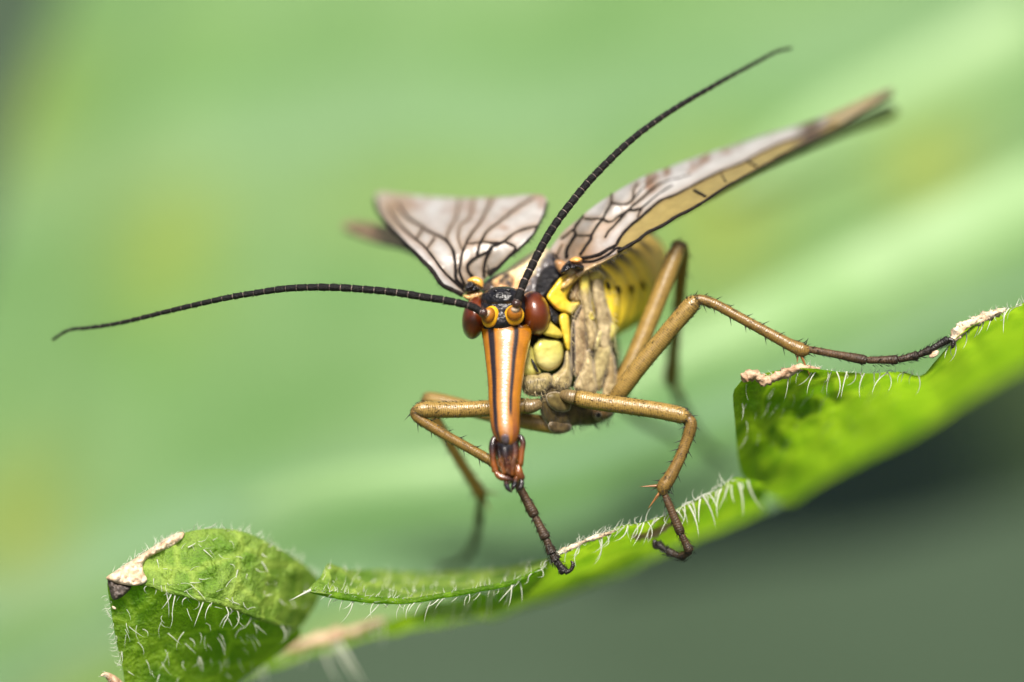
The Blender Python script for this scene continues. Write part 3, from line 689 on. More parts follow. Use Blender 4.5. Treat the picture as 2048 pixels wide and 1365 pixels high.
lobe([(1176, 700), (1184, 697), (1186, 712), (1180, 722), (1174, 714)], -.2, .04, (.02, .016, .02), 5, name='suture')
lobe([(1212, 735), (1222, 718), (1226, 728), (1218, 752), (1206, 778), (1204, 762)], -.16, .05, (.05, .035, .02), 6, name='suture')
# underside
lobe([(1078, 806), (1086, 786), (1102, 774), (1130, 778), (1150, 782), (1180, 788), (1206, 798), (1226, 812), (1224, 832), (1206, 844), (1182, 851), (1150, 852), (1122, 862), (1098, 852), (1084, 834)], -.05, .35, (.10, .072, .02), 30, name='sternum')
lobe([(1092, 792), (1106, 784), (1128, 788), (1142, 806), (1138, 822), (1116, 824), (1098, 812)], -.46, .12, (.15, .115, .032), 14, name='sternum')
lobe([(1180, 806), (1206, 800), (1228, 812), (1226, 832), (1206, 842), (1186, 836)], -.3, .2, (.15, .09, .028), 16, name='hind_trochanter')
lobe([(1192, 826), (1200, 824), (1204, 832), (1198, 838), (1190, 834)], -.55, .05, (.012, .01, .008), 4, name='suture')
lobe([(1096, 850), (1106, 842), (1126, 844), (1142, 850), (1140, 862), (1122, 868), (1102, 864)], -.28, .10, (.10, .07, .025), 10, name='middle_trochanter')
h = MB()
for i in range(70):
    x = random.uniform(1100, 1225); y = 860 - max(0, x - 1130) * .16 + random.uniform(-12, 0); l = random.uniform(10, 22); a = math.radians(random.gauss(72, 18))
    hair_px(h, x, y, float(dth(x, y)) - .15, l * math.cos(a), l * math.sin(a), random.uniform(-.1, .1), .007, (random.uniform(-3, 3), 0))
for i in range(80):
    x = random.uniform(1080, 1220); y = random.uniform(800, 850); l = random.uniform(8, 18); a = math.radians(random.gauss(80, 25))
    hair_px(h, x, y, float(dth(x, y)) - .42, l * math.cos(a), l * math.sin(a), -.08, .005)
for i in range(40):
    x = random.uniform(1074, 1124); y = random.uniform(538, 585)
    hair_px(h, x, y, .75 + (590 - y) * .01 - .25, random.gauss(-4, 4), random.uniform(-9, -2), -.1, .004)
for i in range(170):
    x = random.uniform(1046, 1140); y = random.uniform(752, 795); l = random.uniform(6, 12); a = math.radians(random.gauss(80, 22))
    hair_px(h, x, y, .14 + random.uniform(0, .12), l * math.cos(a), l * math.sin(a), -.06, .0045)
h.build('black_bristles', M['spine'], thorax, kind='stuff')
h = MB()
for i in range(1100):
    x = random.uniform(1045, 1234); y = random.uniform(580, 810)
    if x < 1140 and y < 750: continue
    l = random.uniform(5, 13); a = math.radians(random.gauss(60, 40))
    hair_px(h, x, y, float(dth(x, y)) - random.uniform(.26, .42), l * math.cos(a), l * math.sin(a), -.05, .0058)
h.build('pale_bristles', M['seta'], thorax, kind='stuff')

# --- abdomen: one tapering body, each ring a segment of its own
ab_rings = [(1150 + 21 * k, 622 - 13 * k, 1.0 + .42 * k, .72 + .012 * k, .86 + .02 * k) for k in range(6)]
ab_core = loft([(1158, 622, 1.1, .5, .6)] + [(x, y, d, rx * .9, rz * .9) for x, y, d, rx, rz in ab_rings] + [(1268, 548, 5.2, .5, .6), (1284, 535, 7, .3, .35), (1294, 522, 8.6, .12, .14)], mb=MB())
ab_core.c = [tuple(np.array((.50, .40, .10)))] * len(ab_core.v)
abdomen = ab_core.build('abdomen', M['abdomen'], fly)
for k, (x, y, d, rx, rz) in enumerate(ab_rings):
    mb = MB(); segs = 40; V, CC = [], []
    prof = [(0, .93), (.1, .99), (.3, 1.03), (.6, 1.05), (.82, 1.03), (.92, .98), (1.0, .90)]
    nx, ny, nd = (ab_rings[k + 1][:3] if k < 5 else (1268, 546, 3.7))
    for u, s in prof:
        c = P(x + (nx - x) * u, y + (ny - y) * u, d + (nd - d) * u)
        for q in range(segs):
            an = 2 * math.pi * q / segs; ca, sa = math.cos(an), math.sin(an)
            V.append(c + RIGHT * (rx * s * ca) + UP * (rz * s * sa))
            base = np.array((.88, .66, .05)) if k < 4 else np.array((.84, .60, .12))
            base = base * (1 - .55 * (u > .88) - .45 * (u < .05)) 
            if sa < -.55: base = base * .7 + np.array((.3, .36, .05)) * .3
            ta = math.degrees(an)
            if sa > .55 and .25 < u < .95:
                base = mixc(base[None], np.array((.05, .032, .02)), np.array([(sa - .55) * 5 * (1 - abs(u - .6) * 1.6)]))[0]
            if sa > .93: base = mixc(base[None], np.array((.55, .45, .25)), np.array([.8]))[0]
            CC.append(base)
    n = len(prof)
    F = [(i * segs + q, (i + 1) * segs + q, (i + 1) * segs + (q + 1) % segs, i * segs + (q + 1) % segs) for i in range(n - 1) for q in range(segs)]
    F += [tuple(range(segs)), tuple((n - 1) * segs + q for q in range(segs))[::-1]]
    mb.add(V, F, 0, CC)
    mb.build('segment', M['abdomen'], abdomen)
for (x, y, d) in ((1217, 571, 1.1), (1238, 579, 1.4), (1265, 577, 1.85), (1288, 570, 2.3)):
    MB().ell(P(x, y, d), (RIGHT * .035, BACK * .3, UP * .085 - RIGHT * .025), 10, 8).build('spiracle', M['vein'], abdomen)
plate('hind_lobe', [(1212, 640), (1224, 642), (1234, 656), (1232, 672), (1222, 684), (1212, 676)], lambda x, y: 1.15 + x * 0, .25, (.66, .58, .16), 'yellow', rmax=12, step=3)

# --- head
hc = MB()
hc.ell(P(1007, 622, .32), (RIGHT * .56, BACK * .58, UP * .46), 36, 24)
hc.ell(P(1006, 600, .16), (RIGHT * .46, BACK * .42, UP * .27), 28, 18)
hc.ell(P(1004, 640, -.02), (RIGHT * .30, BACK * .28, UP * .30), 24, 16)
hc.ell(P(1008, 655, .05), (RIGHT * .42, BACK * .28, UP * .16), 24, 16)
head = hc.build('head', M['black'], fly)
for (x, y, d, ax) in ((1070, 627, .34, (.315, .48, .45)), (949, 636, .34, (.25, .48, .435))):
    til = RIGHT * (.05 if x > 1000 else -.05)
    MB().ell(P(x, y, d), (RIGHT * ax[0], BACK * ax[1], UP * ax[2] - til), 40, 28).build('eye', M['eye'], head)
for (x, y) in ((992, 583), (1016, 581), (1001, 592)):
    MB().ell(P(x, y, -.20 if y > 585 else -.12), (RIGHT * .055, BACK * .05, UP * .05), 14, 10).build('ocellus', M['black'], head)
def socket(cx, cy, tilt, rx, rz, scx, scy, px_, py_):
    a = math.radians(tilt); ex = RIGHT * math.cos(a) + UP * math.sin(a); ey = UP * math.cos(a) - RIGHT * math.sin(a)
    s = MB().ell(P(cx, cy, -.22), (ex * rx, BACK * .12, ey * rz), 28, 16).build('antenna_socket', M['socket'], head)
    MB().ell(P(scx, scy, -.31), (ex * rx * .78, BACK * .13, ey * rz * .74), 26, 14).build('antenna_scape', M['scape'], head)
    MB().ell(P((scx + px_) / 2, (scy + py_) / 2, -.40), (ex * rx * .42, BACK * .09, ey * rz * .36), 18, 12).build('antenna_collar', M['pale_joint'], head)
socket(981, 634, -20, .17, .225, 977, 631, 968, 625)
socket(1028, 631, 10, .205, .205, 1029, 627, 1032, 611)

# --- rostrum
RO = [(650, 966, 1060), (662, 963, 1064), (680, 965, 1062), (700, 968, 1057), (725, 971, 1052), (750, 974, 1048), (775, 976, 1044), (800, 977, 1041), (825, 979, 1040), (850, 981, 1040), (864, 984, 1040), (876, 989, 1037), (886, 996, 1032), (893, 1004, 1025)]
def stripe(u, v, x, y):
    ORA = np.array((.46, .17, .003)); DRK = np.array((.010, .004, .004)); PAL = np.array((.42, .19, .05))
    c = ORA
    def band(lo, hi, w=.025): return max(0, min(1, (u - lo) / w)) * max(0, min(1, (hi - u) / w))
    jag = .015 * noise.noise(Vector((0, y * .12, 3)))
    u_ = u + jag
    c = c * (1 - band(.37, .62, .06)) + PAL * band(.37, .62, .06)
    c = c * (1 - band(.12, .285)) + DRK * band(.12, .285)
    bd = band(.615, .755) * (1 if v < .72 else max(0, 1 - (v - .72) / .08))
    c = c * (1 - bd) + DRK * bd
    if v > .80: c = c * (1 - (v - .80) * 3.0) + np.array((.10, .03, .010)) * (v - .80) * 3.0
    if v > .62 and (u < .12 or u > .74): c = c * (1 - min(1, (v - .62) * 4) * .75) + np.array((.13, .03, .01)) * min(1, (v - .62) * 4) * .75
    if v < .03: c = c * .4
    return c
R = catmull(RO, 4); V, CC, AL = [], [], []; segs = 56
for i, (y, l, r) in enumerate(R):
    v = (y - 650) / 238; d = .20 - .84 * v - .07 * math.sin(v * 3)
    cx, rx = (l + r) / 2, (r - l) / 200
    for k in range(segs):
        an = 2 * math.pi * k / segs; ca, sa = math.cos(an), math.sin(an)
        ex = ca; ey = sa
        p = P(cx, y, d) + RIGHT * (rx * ex) + BACK * (rx * .85 * ey)
        V.append(p); AL.append((y - 650) / 100); CC.append(stripe((ex + 1) / 2 if sa < .2 else .9, v, cx + rx * ex * 100, y))
n = len(R); b = MB()
b.add(V, [(i * segs + k, i * segs + (k + 1) % segs, (i + 1) * segs + (k + 1) % segs, (i + 1) * segs + k) for i in range(n - 1) for k in range(segs)] + [tuple(range(segs))[::-1], tuple((n - 1) * segs + k for k in range(segs))], 0, CC, AL)
rostrum = b.build('rostrum', M['rostrum'], fly, label='long glossy orange beak with two dark brown stripes')
h = MB()
for s in (-1, 1):
    for i in range(26):
        y = random.uniform(680, 880); l = np.interp(y, R[:, 0], R[:, 1]); r = np.interp(y, R[:, 0], R[:, 2]); x = l if s < 0 else r
        hair_px(h, x, y, .1, s * random.uniform(3, 7), random.uniform(-2, 6), 0, .003)
h.build('bristles', M['spine'], rostrum, kind='stuff')
C1, C2, C3 = (.075, .022, .008), (.22, .065, .008), (.012, .006, .006)
def mp(name, pts, radii, cols):
    pts = [(x, y, d - .30) for x, y, d in pts]
    MB().tube(pts, radii, segs=10, sub=5, cols=cols, wob=.15).build(name, M['mouth'], rostrum)
mp('palp', [(990, 874, -.3), (985, 888, -.34), (985, 908, -.36), (987, 926, -.36), (991, 944, -.36)], [.05, .07, .065, .065, .07], [C1, C3, C1, C2, C2])
mp('palp', [(990, 942, -.36), (1000, 953, -.4), (1012, 957, -.42), (1026, 961, -.42)], [.05, .075, .07, .03], [C2, C2, C1, C3])
mp('palp', [(1036, 870, -.3), (1042, 876, -.34), (1046, 888, -.36), (1043, 906, -.36), (1040, 932, -.36)], [.03, .06, .06, .06, .065], [C3, C3, C1, C2, C2])
mp('palp', [(1036, 930, -.34), (1037, 945, -.36), (1042, 957, -.36), (1044, 962, -.36)], [.08, .10, .09, .05], [C2, C2, C1, C3])
mp('mandible', [(1012, 880, -.34), (1010, 905, -.42), (1014, 930, -.42), (1020, 950, -.4)], [.13, .10, .08, .05], [C3, C3, (.08, .02, .01), C1])
mp('mandible', [(1026, 884, -.34), (1030, 905, -.38), (1026, 930, -.4), (1024, 952, -.4)], [.10, .08, .07, .05], [C3, C1, (.12, .04, .012), C2])
mp('mandible', [(1000, 884, -.32), (1000, 908, -.36), (1004, 930, -.38), (1010, 948, -.38)], [.08, .06, .06, .04], [C1, C3, C2, C2])
mp('labium', [(1012, 876, -.18), (1014, 895, -.22), (1016, 925, -.24), (1022, 950, -.24), (1027, 962, -.24)], [.25, .27, .2, .14, .05], [C3, C3, (.07, .022, .01), C1, C3])
mp('claw_tip', [(1013, 958, -.38), (1013, 970, -.4), (1017, 979, -.42), (1024, 985, -.42)], [.055, .055, .045, .015], [C2, C3, C3, C3])
mp('claw_tip', [(1033, 955, -.38), (1030, 966, -.4), (1027, 975, -.42), (1024, 980, -.42)], [.06, .05, .04, .015], [C2, C3, C3, C3])
mp('claw_tip', [(1043, 960, -.36), (1043, 969, -.38), (1040, 977, -.4), (1035, 981, -.4)], [.05, .055, .045, .015], [C3, C3, C3, C3])
MB().patch([(1003, 872), (1012, 869), (1018, 873), (1018, 886), (1011, 890), (1004, 884)], lambda x, y: -.99 + (y - 868) * .006, bulge=.05, rmax=4, step=2.5, colf=lambda x, y, di: np.tile(np.array((.16, .12, .15)), (len(x), 1))).build('labrum', M['mouth'], rostrum)
h = MB()
for i in range(46):
    x = random.uniform(996, 1034); y = random.uniform(908, 940)
    hair_px(h, x, y, -.78, random.gauss(0, 4), random.uniform(4, 13), -.06, .006)
h.build('mouth_bristles', M['spur'], rostrum, kind='stuff')

# --- antennae: each a chain of rings
def antenna(path, nseg, r0, r1, start):
    A = catmull(path, 10)
    L = np.concatenate([[0], np.cumsum(np.linalg.norm(np.diff(A[:, :2], axis=0), axis=1))])
    at = lambda s: tuple(np.interp(s * L[-1], L, A[:, k]) for k in range(3))
    x, y, d = path[0]
    root = MB().ell(P(*start), (RIGHT * .10, BACK * .10, UP * .10), 16, 12).build('antenna', M['mouth'], fly)
    me = root.data.attributes['Col'].data
    me.foreach_set('color', np.tile(np.array((.045, .018, .012, 1.0)), len(me)))
    rad = lambda s: r0 * (1 - .12 * s) if s < .35 else (r0 * .958) + (r1 - r0 * .958) * ((s - .35) / .65) ** 1.0
    e = [((i / nseg) ** .93) for i in range(nseg + 1)]
    for i in range(nseg):
        a, c = e[i], e[i + 1]; g = c - a
        mb = MB(); q = [at(a + g * f) for f in (-.02, .05, .12, .5, .88, .97, 1.02)]; rr = rad((a + c) / 2)
        mb.tube(q[1:], [rr * .86, rr * .97, rr * 1.02, rr * 1.06, rr * .92, rr * .8], segs=10, sub=2, mi=0, wob=.08)
        mb.tube([at(a - g * .05), at(a), at(a + g * .06)], [rr * .84, rr * .88, rr * .84], segs=10, sub=1, mi=1)
        if i < nseg - 3:
            for w in range(10):
                f = random.random(); x, y, d = at(a + g * f); an = random.uniform(0, 6.28); t = P(*at(a + g * f + .004)) - P(x, y, d)
                t = t.normalized(); o1 = t.orthogonal().normalized(); o2 = t.cross(o1); o = o1 * math.cos(an) + o2 * math.sin(an)
                p0 = P(x, y, d) + o * rr * .9
                mb.cone(p0, p0 + o * .035 + t * .06, .0055, n=2, segs=3)
        mb.build('antenna_segment', [M['antenna'], M['joint_ring']], root)
antenna([(962, 624, -.48), (942, 613, -.46), (900, 603, -.42), (850, 595, -.38), (780, 584, -.3), (700, 577, -.25), (640, 575, -.2), (580, 577, -.12), (520, 585, 0), (460, 595, .1), (400, 608, .25), (340, 622, .4), (280, 637, .6), (230, 648, .8), (180, 656, 1.0), (150, 658, 1.15), (130, 664, 1.25), (105, 680, 1.4)], 40, .078, .030, (966, 626, -.46))
antenna([(1034, 602, -.48), (1048, 566, -.4), (1065, 530, -.32), (1086, 489, -.22), (1110, 450, -.12), (1142, 407, 0), (1180, 361, .15), (1225, 315, .3), (1270, 274, .5), (1320, 237, .7), (1370, 205, .9), (1420, 176, 1.2), (1470, 148, 1.5), (1520, 121, 1.8), (1552, 104, 2.1), (1582, 97, 2.4)], 42, .082, .033, (1033, 608, -.46))

# --- wings
def wing(name, outline, ctrl, veins, colf, label, fringe_path=None, step=6, thick=.015, parent=fly, edge_r=None):
    dw = TPS(ctrl)
    o = MB().patch(outline, dw, thick=thick, step=step, wr=.035, wf=.05, colf=colf).build(name, M['membrane'], parent, label=label)
    for pts, r0, r1 in veins:
        A = catmull(pts, 4); d = dw(A[:, 0], A[:, 1]) - .015
        q = [(x, y, dd) for (x, y), dd in zip(A, d)]
        n = len(q)
        MB().tube(q, [(r0 + (r1 - r0) * i / (n - 1)) * .85 for i in range(n)], segs=7, sub=1, wob=.4).build('vein', M['vein'], o)
    if fringe_path:
        h = MB()
        for path, n, l, ang in fringe_path:
            q = [(x, y, float(dw(x, y)[0])) for x, y in path]
            fringe(h, q, n, l, ang, 18, .0065, dd=.05, bend=2, jitter=2)
        h.build('fringe', M['spine'], o, kind='stuff')
    return o, dw
z3 = lambda L: [(660 + x / 4.446, 350 + y / 4.446) for x, y in L]
z4 = lambda L: [(1040 + x / 5.1125, 380 + y / 5.1125) for x, y in L]
z5 = lambda L: [(1300 + x / 3.793, 160 + y / 3.793) for x, y in L]
WHITE = np.array((.56, .55, .55)); TINT = np.array((.27, .15, .065)); COSTAL = np.array((.36, .28, .10)); BROWN = np.array((.14, .085, .06))  # WHITE: pale membrane with the reflected sky put into its colour

lv = [(z3([(1180, 1070), (1080, 1020), (1000, 980), (940, 900), (880, 820), (800, 740), (700, 640), (600, 540), (500, 420), (430, 320), (405, 220)]), .055, .05),
      (z3([(1200, 1040), (1140, 985), (1100, 945), (1040, 890), (980, 820), (900, 710), (820, 620), (720, 540), (600, 420), (520, 300)]), .026, .03),
      (z3([(1190, 1000), (1125, 935), (1116, 850), (1110, 760), (1095, 680), (1050, 600), (980, 550), (900, 515), (800, 450), (690, 380), (600, 260)]), .046, .03),
      (z3([(1195, 980), (1165, 900), (1150, 850), (1160, 790), (1172, 710), (1205, 620), (1260, 520), (1330, 430), (1400, 300), (1440, 210)]), .040, .02),
      (z3([(1270, 910), (1230, 860), (1225, 810), (1250, 770), (1310, 725), (1390, 690), (1440, 640), (1540, 595), (1620, 535), (1720, 485), (1840, 455)]), .040, .028),
      (z3([(1370, 905), (1368, 830), (1388, 740), (1440, 650)]), .045, .035),
      (z3([(1305, 715), (1318, 660), (1340, 600), (1400, 500), (1490, 430), (1640, 310), (1800, 210)]), .034, .022),
      (z3([(1205, 612), (1270, 610), (1340, 598), (1450, 600), (1545, 600)]), .02, .022),
      (z3([(1560, 600), (1610, 620), (1650, 655), (1560, 755), (1480, 830), (1400, 880)]), .026, .034),
      (z3([(1380, 590), (1420, 610), (1480, 610)]), .016, .016),
      (z3([(865, 655), (930, 560)]), .022, .022), (z3([(770, 565), (830, 470)]), .02, .02),
      (z3([(1050, 600), (1040, 540), (1070, 470), (1120, 380), (1150, 220)]), .014, .014),
      (z3([(1180, 680), (1140, 560), (1160, 450), (1240, 380), (1280, 220)]), .012, .012),
      (z3([(1400, 800), (1420, 880)]), .012, .012), (z3([(1380, 860), (1470, 820)]), .012, .012),
      (z3([(1420, 900), (1500, 830), (1580, 745), (1700, 640), (1800, 540), (1850, 450), (1905, 340), (1925, 250)]), .03, .03)]
lo_ = z3([(1190, 1065), (1080, 1022), (1000, 982), (940, 902), (880, 822), (800, 742), (700, 642), (600, 542), (500, 422), (420, 320), (395, 220), (440, 155), (600, 168), (800, 188), (1000, 200), (1200, 205), (1400, 200), (1600, 190), (1800, 175), (1905, 190), (1932, 250), (1905, 345), (1850, 455), (1800, 545), (1700, 645), (1600, 730), (1500, 835), (1400, 910), (1340, 965), (1240, 1020)])
lveins_px = [np.array(v[0]) for v in lv[1:14]]
def lw_col(x, y, di):
    p = np.stack([x, y], 1); dv = np.min([seg_dist(catmull(v, 3), p, False) for v in lveins_px], 0)
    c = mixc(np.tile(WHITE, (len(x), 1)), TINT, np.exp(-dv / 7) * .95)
    n = np.array([noise.fractal(Vector((a * .03, b * .03, 5)), .7, 2, 3) for a, b in zip(x, y)])
    c = mixc(c, TINT * 1.1, np.clip((560 - np.hypot(x - 945, (y - 575) * 1.0) * 4) / 560, 0, 1) * .5 * (x > 925))
    c = mixc(c, BROWN * 2.2, np.clip(1.1 - np.hypot((x - 1008) / 2.0, y - 456) / 8, 0, 1) * .9)
    c = mixc(c, BROWN * 2.0, np.clip(1.1 - np.hypot((x - 795) / 1.2, y - 410) / 26 + n * .5, 0, 1) * .75)
    c = mixc(c, BROWN * 2.4, np.clip((y - 470) / -70, 0, 1) * np.clip(n + .25, 0, 1) * .8)
    c = mixc(c, np.array((.42, .30, .18)), np.clip((845 - x) / 60, 0, 1) * .5)
    return c
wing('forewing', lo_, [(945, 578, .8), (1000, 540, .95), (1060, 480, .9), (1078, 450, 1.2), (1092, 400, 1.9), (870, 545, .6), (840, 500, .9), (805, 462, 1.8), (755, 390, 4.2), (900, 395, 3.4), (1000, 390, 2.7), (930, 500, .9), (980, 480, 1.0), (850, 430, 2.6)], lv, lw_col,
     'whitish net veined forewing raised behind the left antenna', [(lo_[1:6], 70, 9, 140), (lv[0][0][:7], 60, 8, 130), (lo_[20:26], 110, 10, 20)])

cost = z4([(1000, 632), (1040, 612), (1100, 580), (1200, 520), (1300, 440), (1450, 370), (1600, 275), (1750, 200), (1900, 110)]) + z5([(600, 800), (800, 690), (1000, 575), (1200, 475), (1400, 370), (1600, 255), (1840, 115)])
subc = z4([(620, 700), (700, 690), (800, 668), (900, 612), (985, 560), (1005, 520), (1060, 440), (1150, 350), (1250, 270), (1350, 180), (1450, 105), (1600, 45)]) + z5([(400, 765), (550, 690), (700, 632), (850, 550), (1000, 480), (1200, 415), (1400, 330)])
rv = [(cost, .045, .035), (subc, .045, .03),
      (z4([(640, 735), (760, 728), (900, 665), (980, 600), (1040, 600)]), .035, .03),
      (z4([(480, 700), (475, 620), (520, 540), (565, 465), (558, 395), (600, 330), (650, 260)]), .05, .03),
      (z4([(615, 665), (660, 600), (720, 510), (730, 465), (780, 380), (842, 298), (895, 205), (932, 130), (935, 40)]), .045, .022),
      (z4([(565, 465), (650, 468), (730, 465)]), .022, .022), (z4([(655, 295), (750, 297), (842, 296)]), .02, .02),
      (z4([(842, 298), (930, 328), (1000, 275), (1100, 210), (1165, 150), (1260, 75), (1330, 10), (1420, -60)]), .022, .03),
      (z4([(870, 490), (905, 425), (960, 370), (1050, 270), (1110, 208)]), .024, .034),
      (z4([(1110, 208), (1180, 205), (1240, 190), (1215, 240), (1200, 280)]), .03, .02),
      (z4([(940, 135), (1010, 150), (1080, 148), (1150, 100), (1165, 0), (1200, -60)]), .03, .02),
      (z4([(420, 500), (480, 455), (545, 400)]), .02, .026), (z4([(370, 690), (390, 640), (430, 560)]), .022, .012),
      (z4([(340, 650), (380, 690), (420, 740)]), .03, .02),
      (z4([(1780, 5), (1840, 40), (1900, 72)]), .04, .04), (z5([(540, 712), (575, 775)]), .02, .02), (z5([(740, 620), (810, 662)]), .035, .035),
      (z4([(1240, 190), (1330, 110), (1450, 20), (1560, -50)]) , .02, .018),
      (z4([(1420, -60), (1500, -90), (1620, -120), (1750, -160)]), .022, .014), (z4([(1150, 100), (1260, -20), (1380, -110)]), .018, .012)]
ru = [(1106, 512), (1100, 500), (1112, 482), (1128, 462), (1150, 444), (1170, 427), (1196, 407), (1222, 390), (1255, 370), (1290, 352), (1340, 334), (1400, 312), (1470, 290), (1530, 270), (1600, 250), (1650, 232), (1700, 210), (1760, 184), (1788, 180)]
ro = [(1172, 538), (1158, 545), (1130, 535)] + ru + [(x, y + 2) for x, y in cost[::-1]][1:]
rveins_px = [np.array(v[0]) for v in rv[1:14]]
def rw_col(x, y, di):
    p = np.stack([x, y], 1); dv = np.min([seg_dist(catmull(v, 3), p, False) for v in rveins_px], 0)
    ys = np.interp(x, [q[0] for q in subc], [q[1] for q in subc])
    n = np.array([noise.fractal(Vector((a * .035, b * .035, 9)), .7, 2, 3) for a, b in zip(x, y)])
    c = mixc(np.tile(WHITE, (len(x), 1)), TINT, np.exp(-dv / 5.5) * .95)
    c = mixc(c, TINT * 1.3, np.clip(1.3 - np.hypot(x - 1160, (y - 520) * .7) / 52 + n * .3, 0, 1) * .75)
    c = mixc(c, np.array((.48, .33, .22)), np.clip(1.2 - np.hypot((x - 1208), y - 455) / 26 + n * .3, 0, 1) * .6)
    c = mixc(c, COSTAL, np.clip((y - ys) / 2, 0, 1) * (x > 1236))
    c = mixc(c, np.array((.20, .11, .04)), (np.exp(-di / 4) + np.exp(-np.abs(y - ys) / 4)) * .6 * (y > ys) * (x > 1236))
    c = mixc(c, BROWN * 2.2, np.clip((ys - 22 - y) / 12, 0, 1) * np.clip(n * 1.6 + .1, 0, 1) * (x > 1290))
    c = mixc(c, BROWN, np.clip(1.2 - np.abs(x - 1622) / 34, 0, 1))
    c = mixc(c, np.array((.34, .24, .08)), np.clip((x - 1645) / 15, 0, 1) * .8)
    c = mixc(c, BROWN * 1.2, np.clip((x - 1745) / 25, 0, 1) * .8)
    return c
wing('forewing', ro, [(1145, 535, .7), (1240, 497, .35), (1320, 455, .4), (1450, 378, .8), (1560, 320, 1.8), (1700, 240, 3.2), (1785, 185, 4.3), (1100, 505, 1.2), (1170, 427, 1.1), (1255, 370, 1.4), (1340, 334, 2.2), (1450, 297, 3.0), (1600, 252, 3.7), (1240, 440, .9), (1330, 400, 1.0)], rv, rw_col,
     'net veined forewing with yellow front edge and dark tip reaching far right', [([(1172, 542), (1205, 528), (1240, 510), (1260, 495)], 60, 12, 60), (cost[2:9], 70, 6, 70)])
def hw_col(x, y, di):
    n = np.array([noise.fractal(Vector((a * .03, b * .03, 2)), .7, 2, 3) for a, b in zip(x, y)])
    return mixc(np.tile(np.array((.42, .30, .20)), (len(x), 1)), BROWN * 1.4, n * 1.8 + .15)
wing('hindwing', [(684, 452), (700, 444), (740, 446), (790, 456), (840, 480), (890, 540), (925, 575), (905, 572), (860, 530), (815, 502), (750, 486), (705, 470)],
     [(684, 452, 5.4), (740, 465, 4.6), (815, 490, 3.2), (880, 545, 1.8), (925, 575, 1.2)], [([(690, 460), (750, 484), (815, 501), (860, 530), (905, 571)], .04, .04), ([(700, 452), (770, 466), (830, 488), (890, 548)], .02, .02)], hw_col, 'hindwing showing only as a strip below the left forewing')
def hw_col2(x, y, di):
    c = hw_col(x, y, di); return mixc(c, np.array((.10, .10, .04)), (x - 1650) / 60)
wing('hindwing', [(1180, 525), (1300, 460), (1400, 400), (1520, 335), (1640, 270), (1720, 232), (1775, 208), (1796, 222), (1775, 240), (1700, 266), (1600, 308), (1500, 355), (1400, 410), (1300, 466), (1200, 525)],
     [(1180, 535, 1.8), (1300, 472, 2.2), (1450, 390, 2.8), (1600, 305, 3.8), (1700, 255, 4.8), (1790, 225, 6.0)], [([(1200, 523), (1300, 464), (1400, 408), (1500, 353), (1600, 306), (1700, 264), (1780, 236)], .045, .035)], hw_col2, 'hindwing tucked under the right forewing, its tip showing')
# hinges
def knob(name, parts, mt):
    b = MB()
    for x, y, d, rx, rz in parts: b.ell(P(x, y, d), (RIGHT * rx, BACK * .16, UP * rz), 14, 10)
    return b.build(name, M[mt], thorax)
plate('wing_hinge', [(931, 572), (940, 562), (950, 566), (960, 572), (964, 580), (952, 583), (938, 588), (930, 584)], lambda x, y: .45 + x * 0, .2, BLK, 'black', rmax=8, step=2.5, wr=.15, wf=.15)
plate('wing_hinge', [(1121, 545), (1126, 532), (1140, 521), (1150, 528), (1165, 530), (1168, 538), (1152, 542), (1140, 540), (1130, 548)], lambda x, y: .42 + x * 0, .2, BLK, 'black', rmax=8, step=2.5, wr=.15, wf=.15)
plate('wing_root', [(934, 562), (946, 554), (960, 556), (967, 564), (966, 578), (956, 574), (944, 568)], lambda x, y: .55 + x * 0, .15, (.74, .38, .06), 'yellow', rmax=7, step=2.5)
plate('wing_root', [(926, 592), (940, 586), (958, 582), (966, 588), (958, 598), (940, 602), (932, 600)], lambda x, y: .5 + x * 0, .15, (.62, .38, .14), 'yellow', rmax=7, step=2.5)
plate('wing_root', [(1138, 522), (1150, 514), (1164, 518), (1160, 526), (1150, 528)], lambda x, y: .45 + x * 0, .12, (.72, .34, .08), 'yellow', rmax=6, step=2.5)
plate('wing_root', [(1110, 522), (1122, 520), (1134, 528), (1130, 544), (1122, 548), (1112, 536)], lambda x, y: .8 + x * 0, .14, (.60, .33, .14), 'yellow', rmax=8, step=2.5)
plate('wing_root', [(1150, 548), (1168, 536), (1200, 522), (1232, 505), (1248, 497), (1240, 508), (1205, 528), (1172, 545), (1158, 556)], lambda x, y: .34 + (1248 - x) * .0015, .06, (.36, .25, .13), 'yellow', rmax=6, step=2.5)

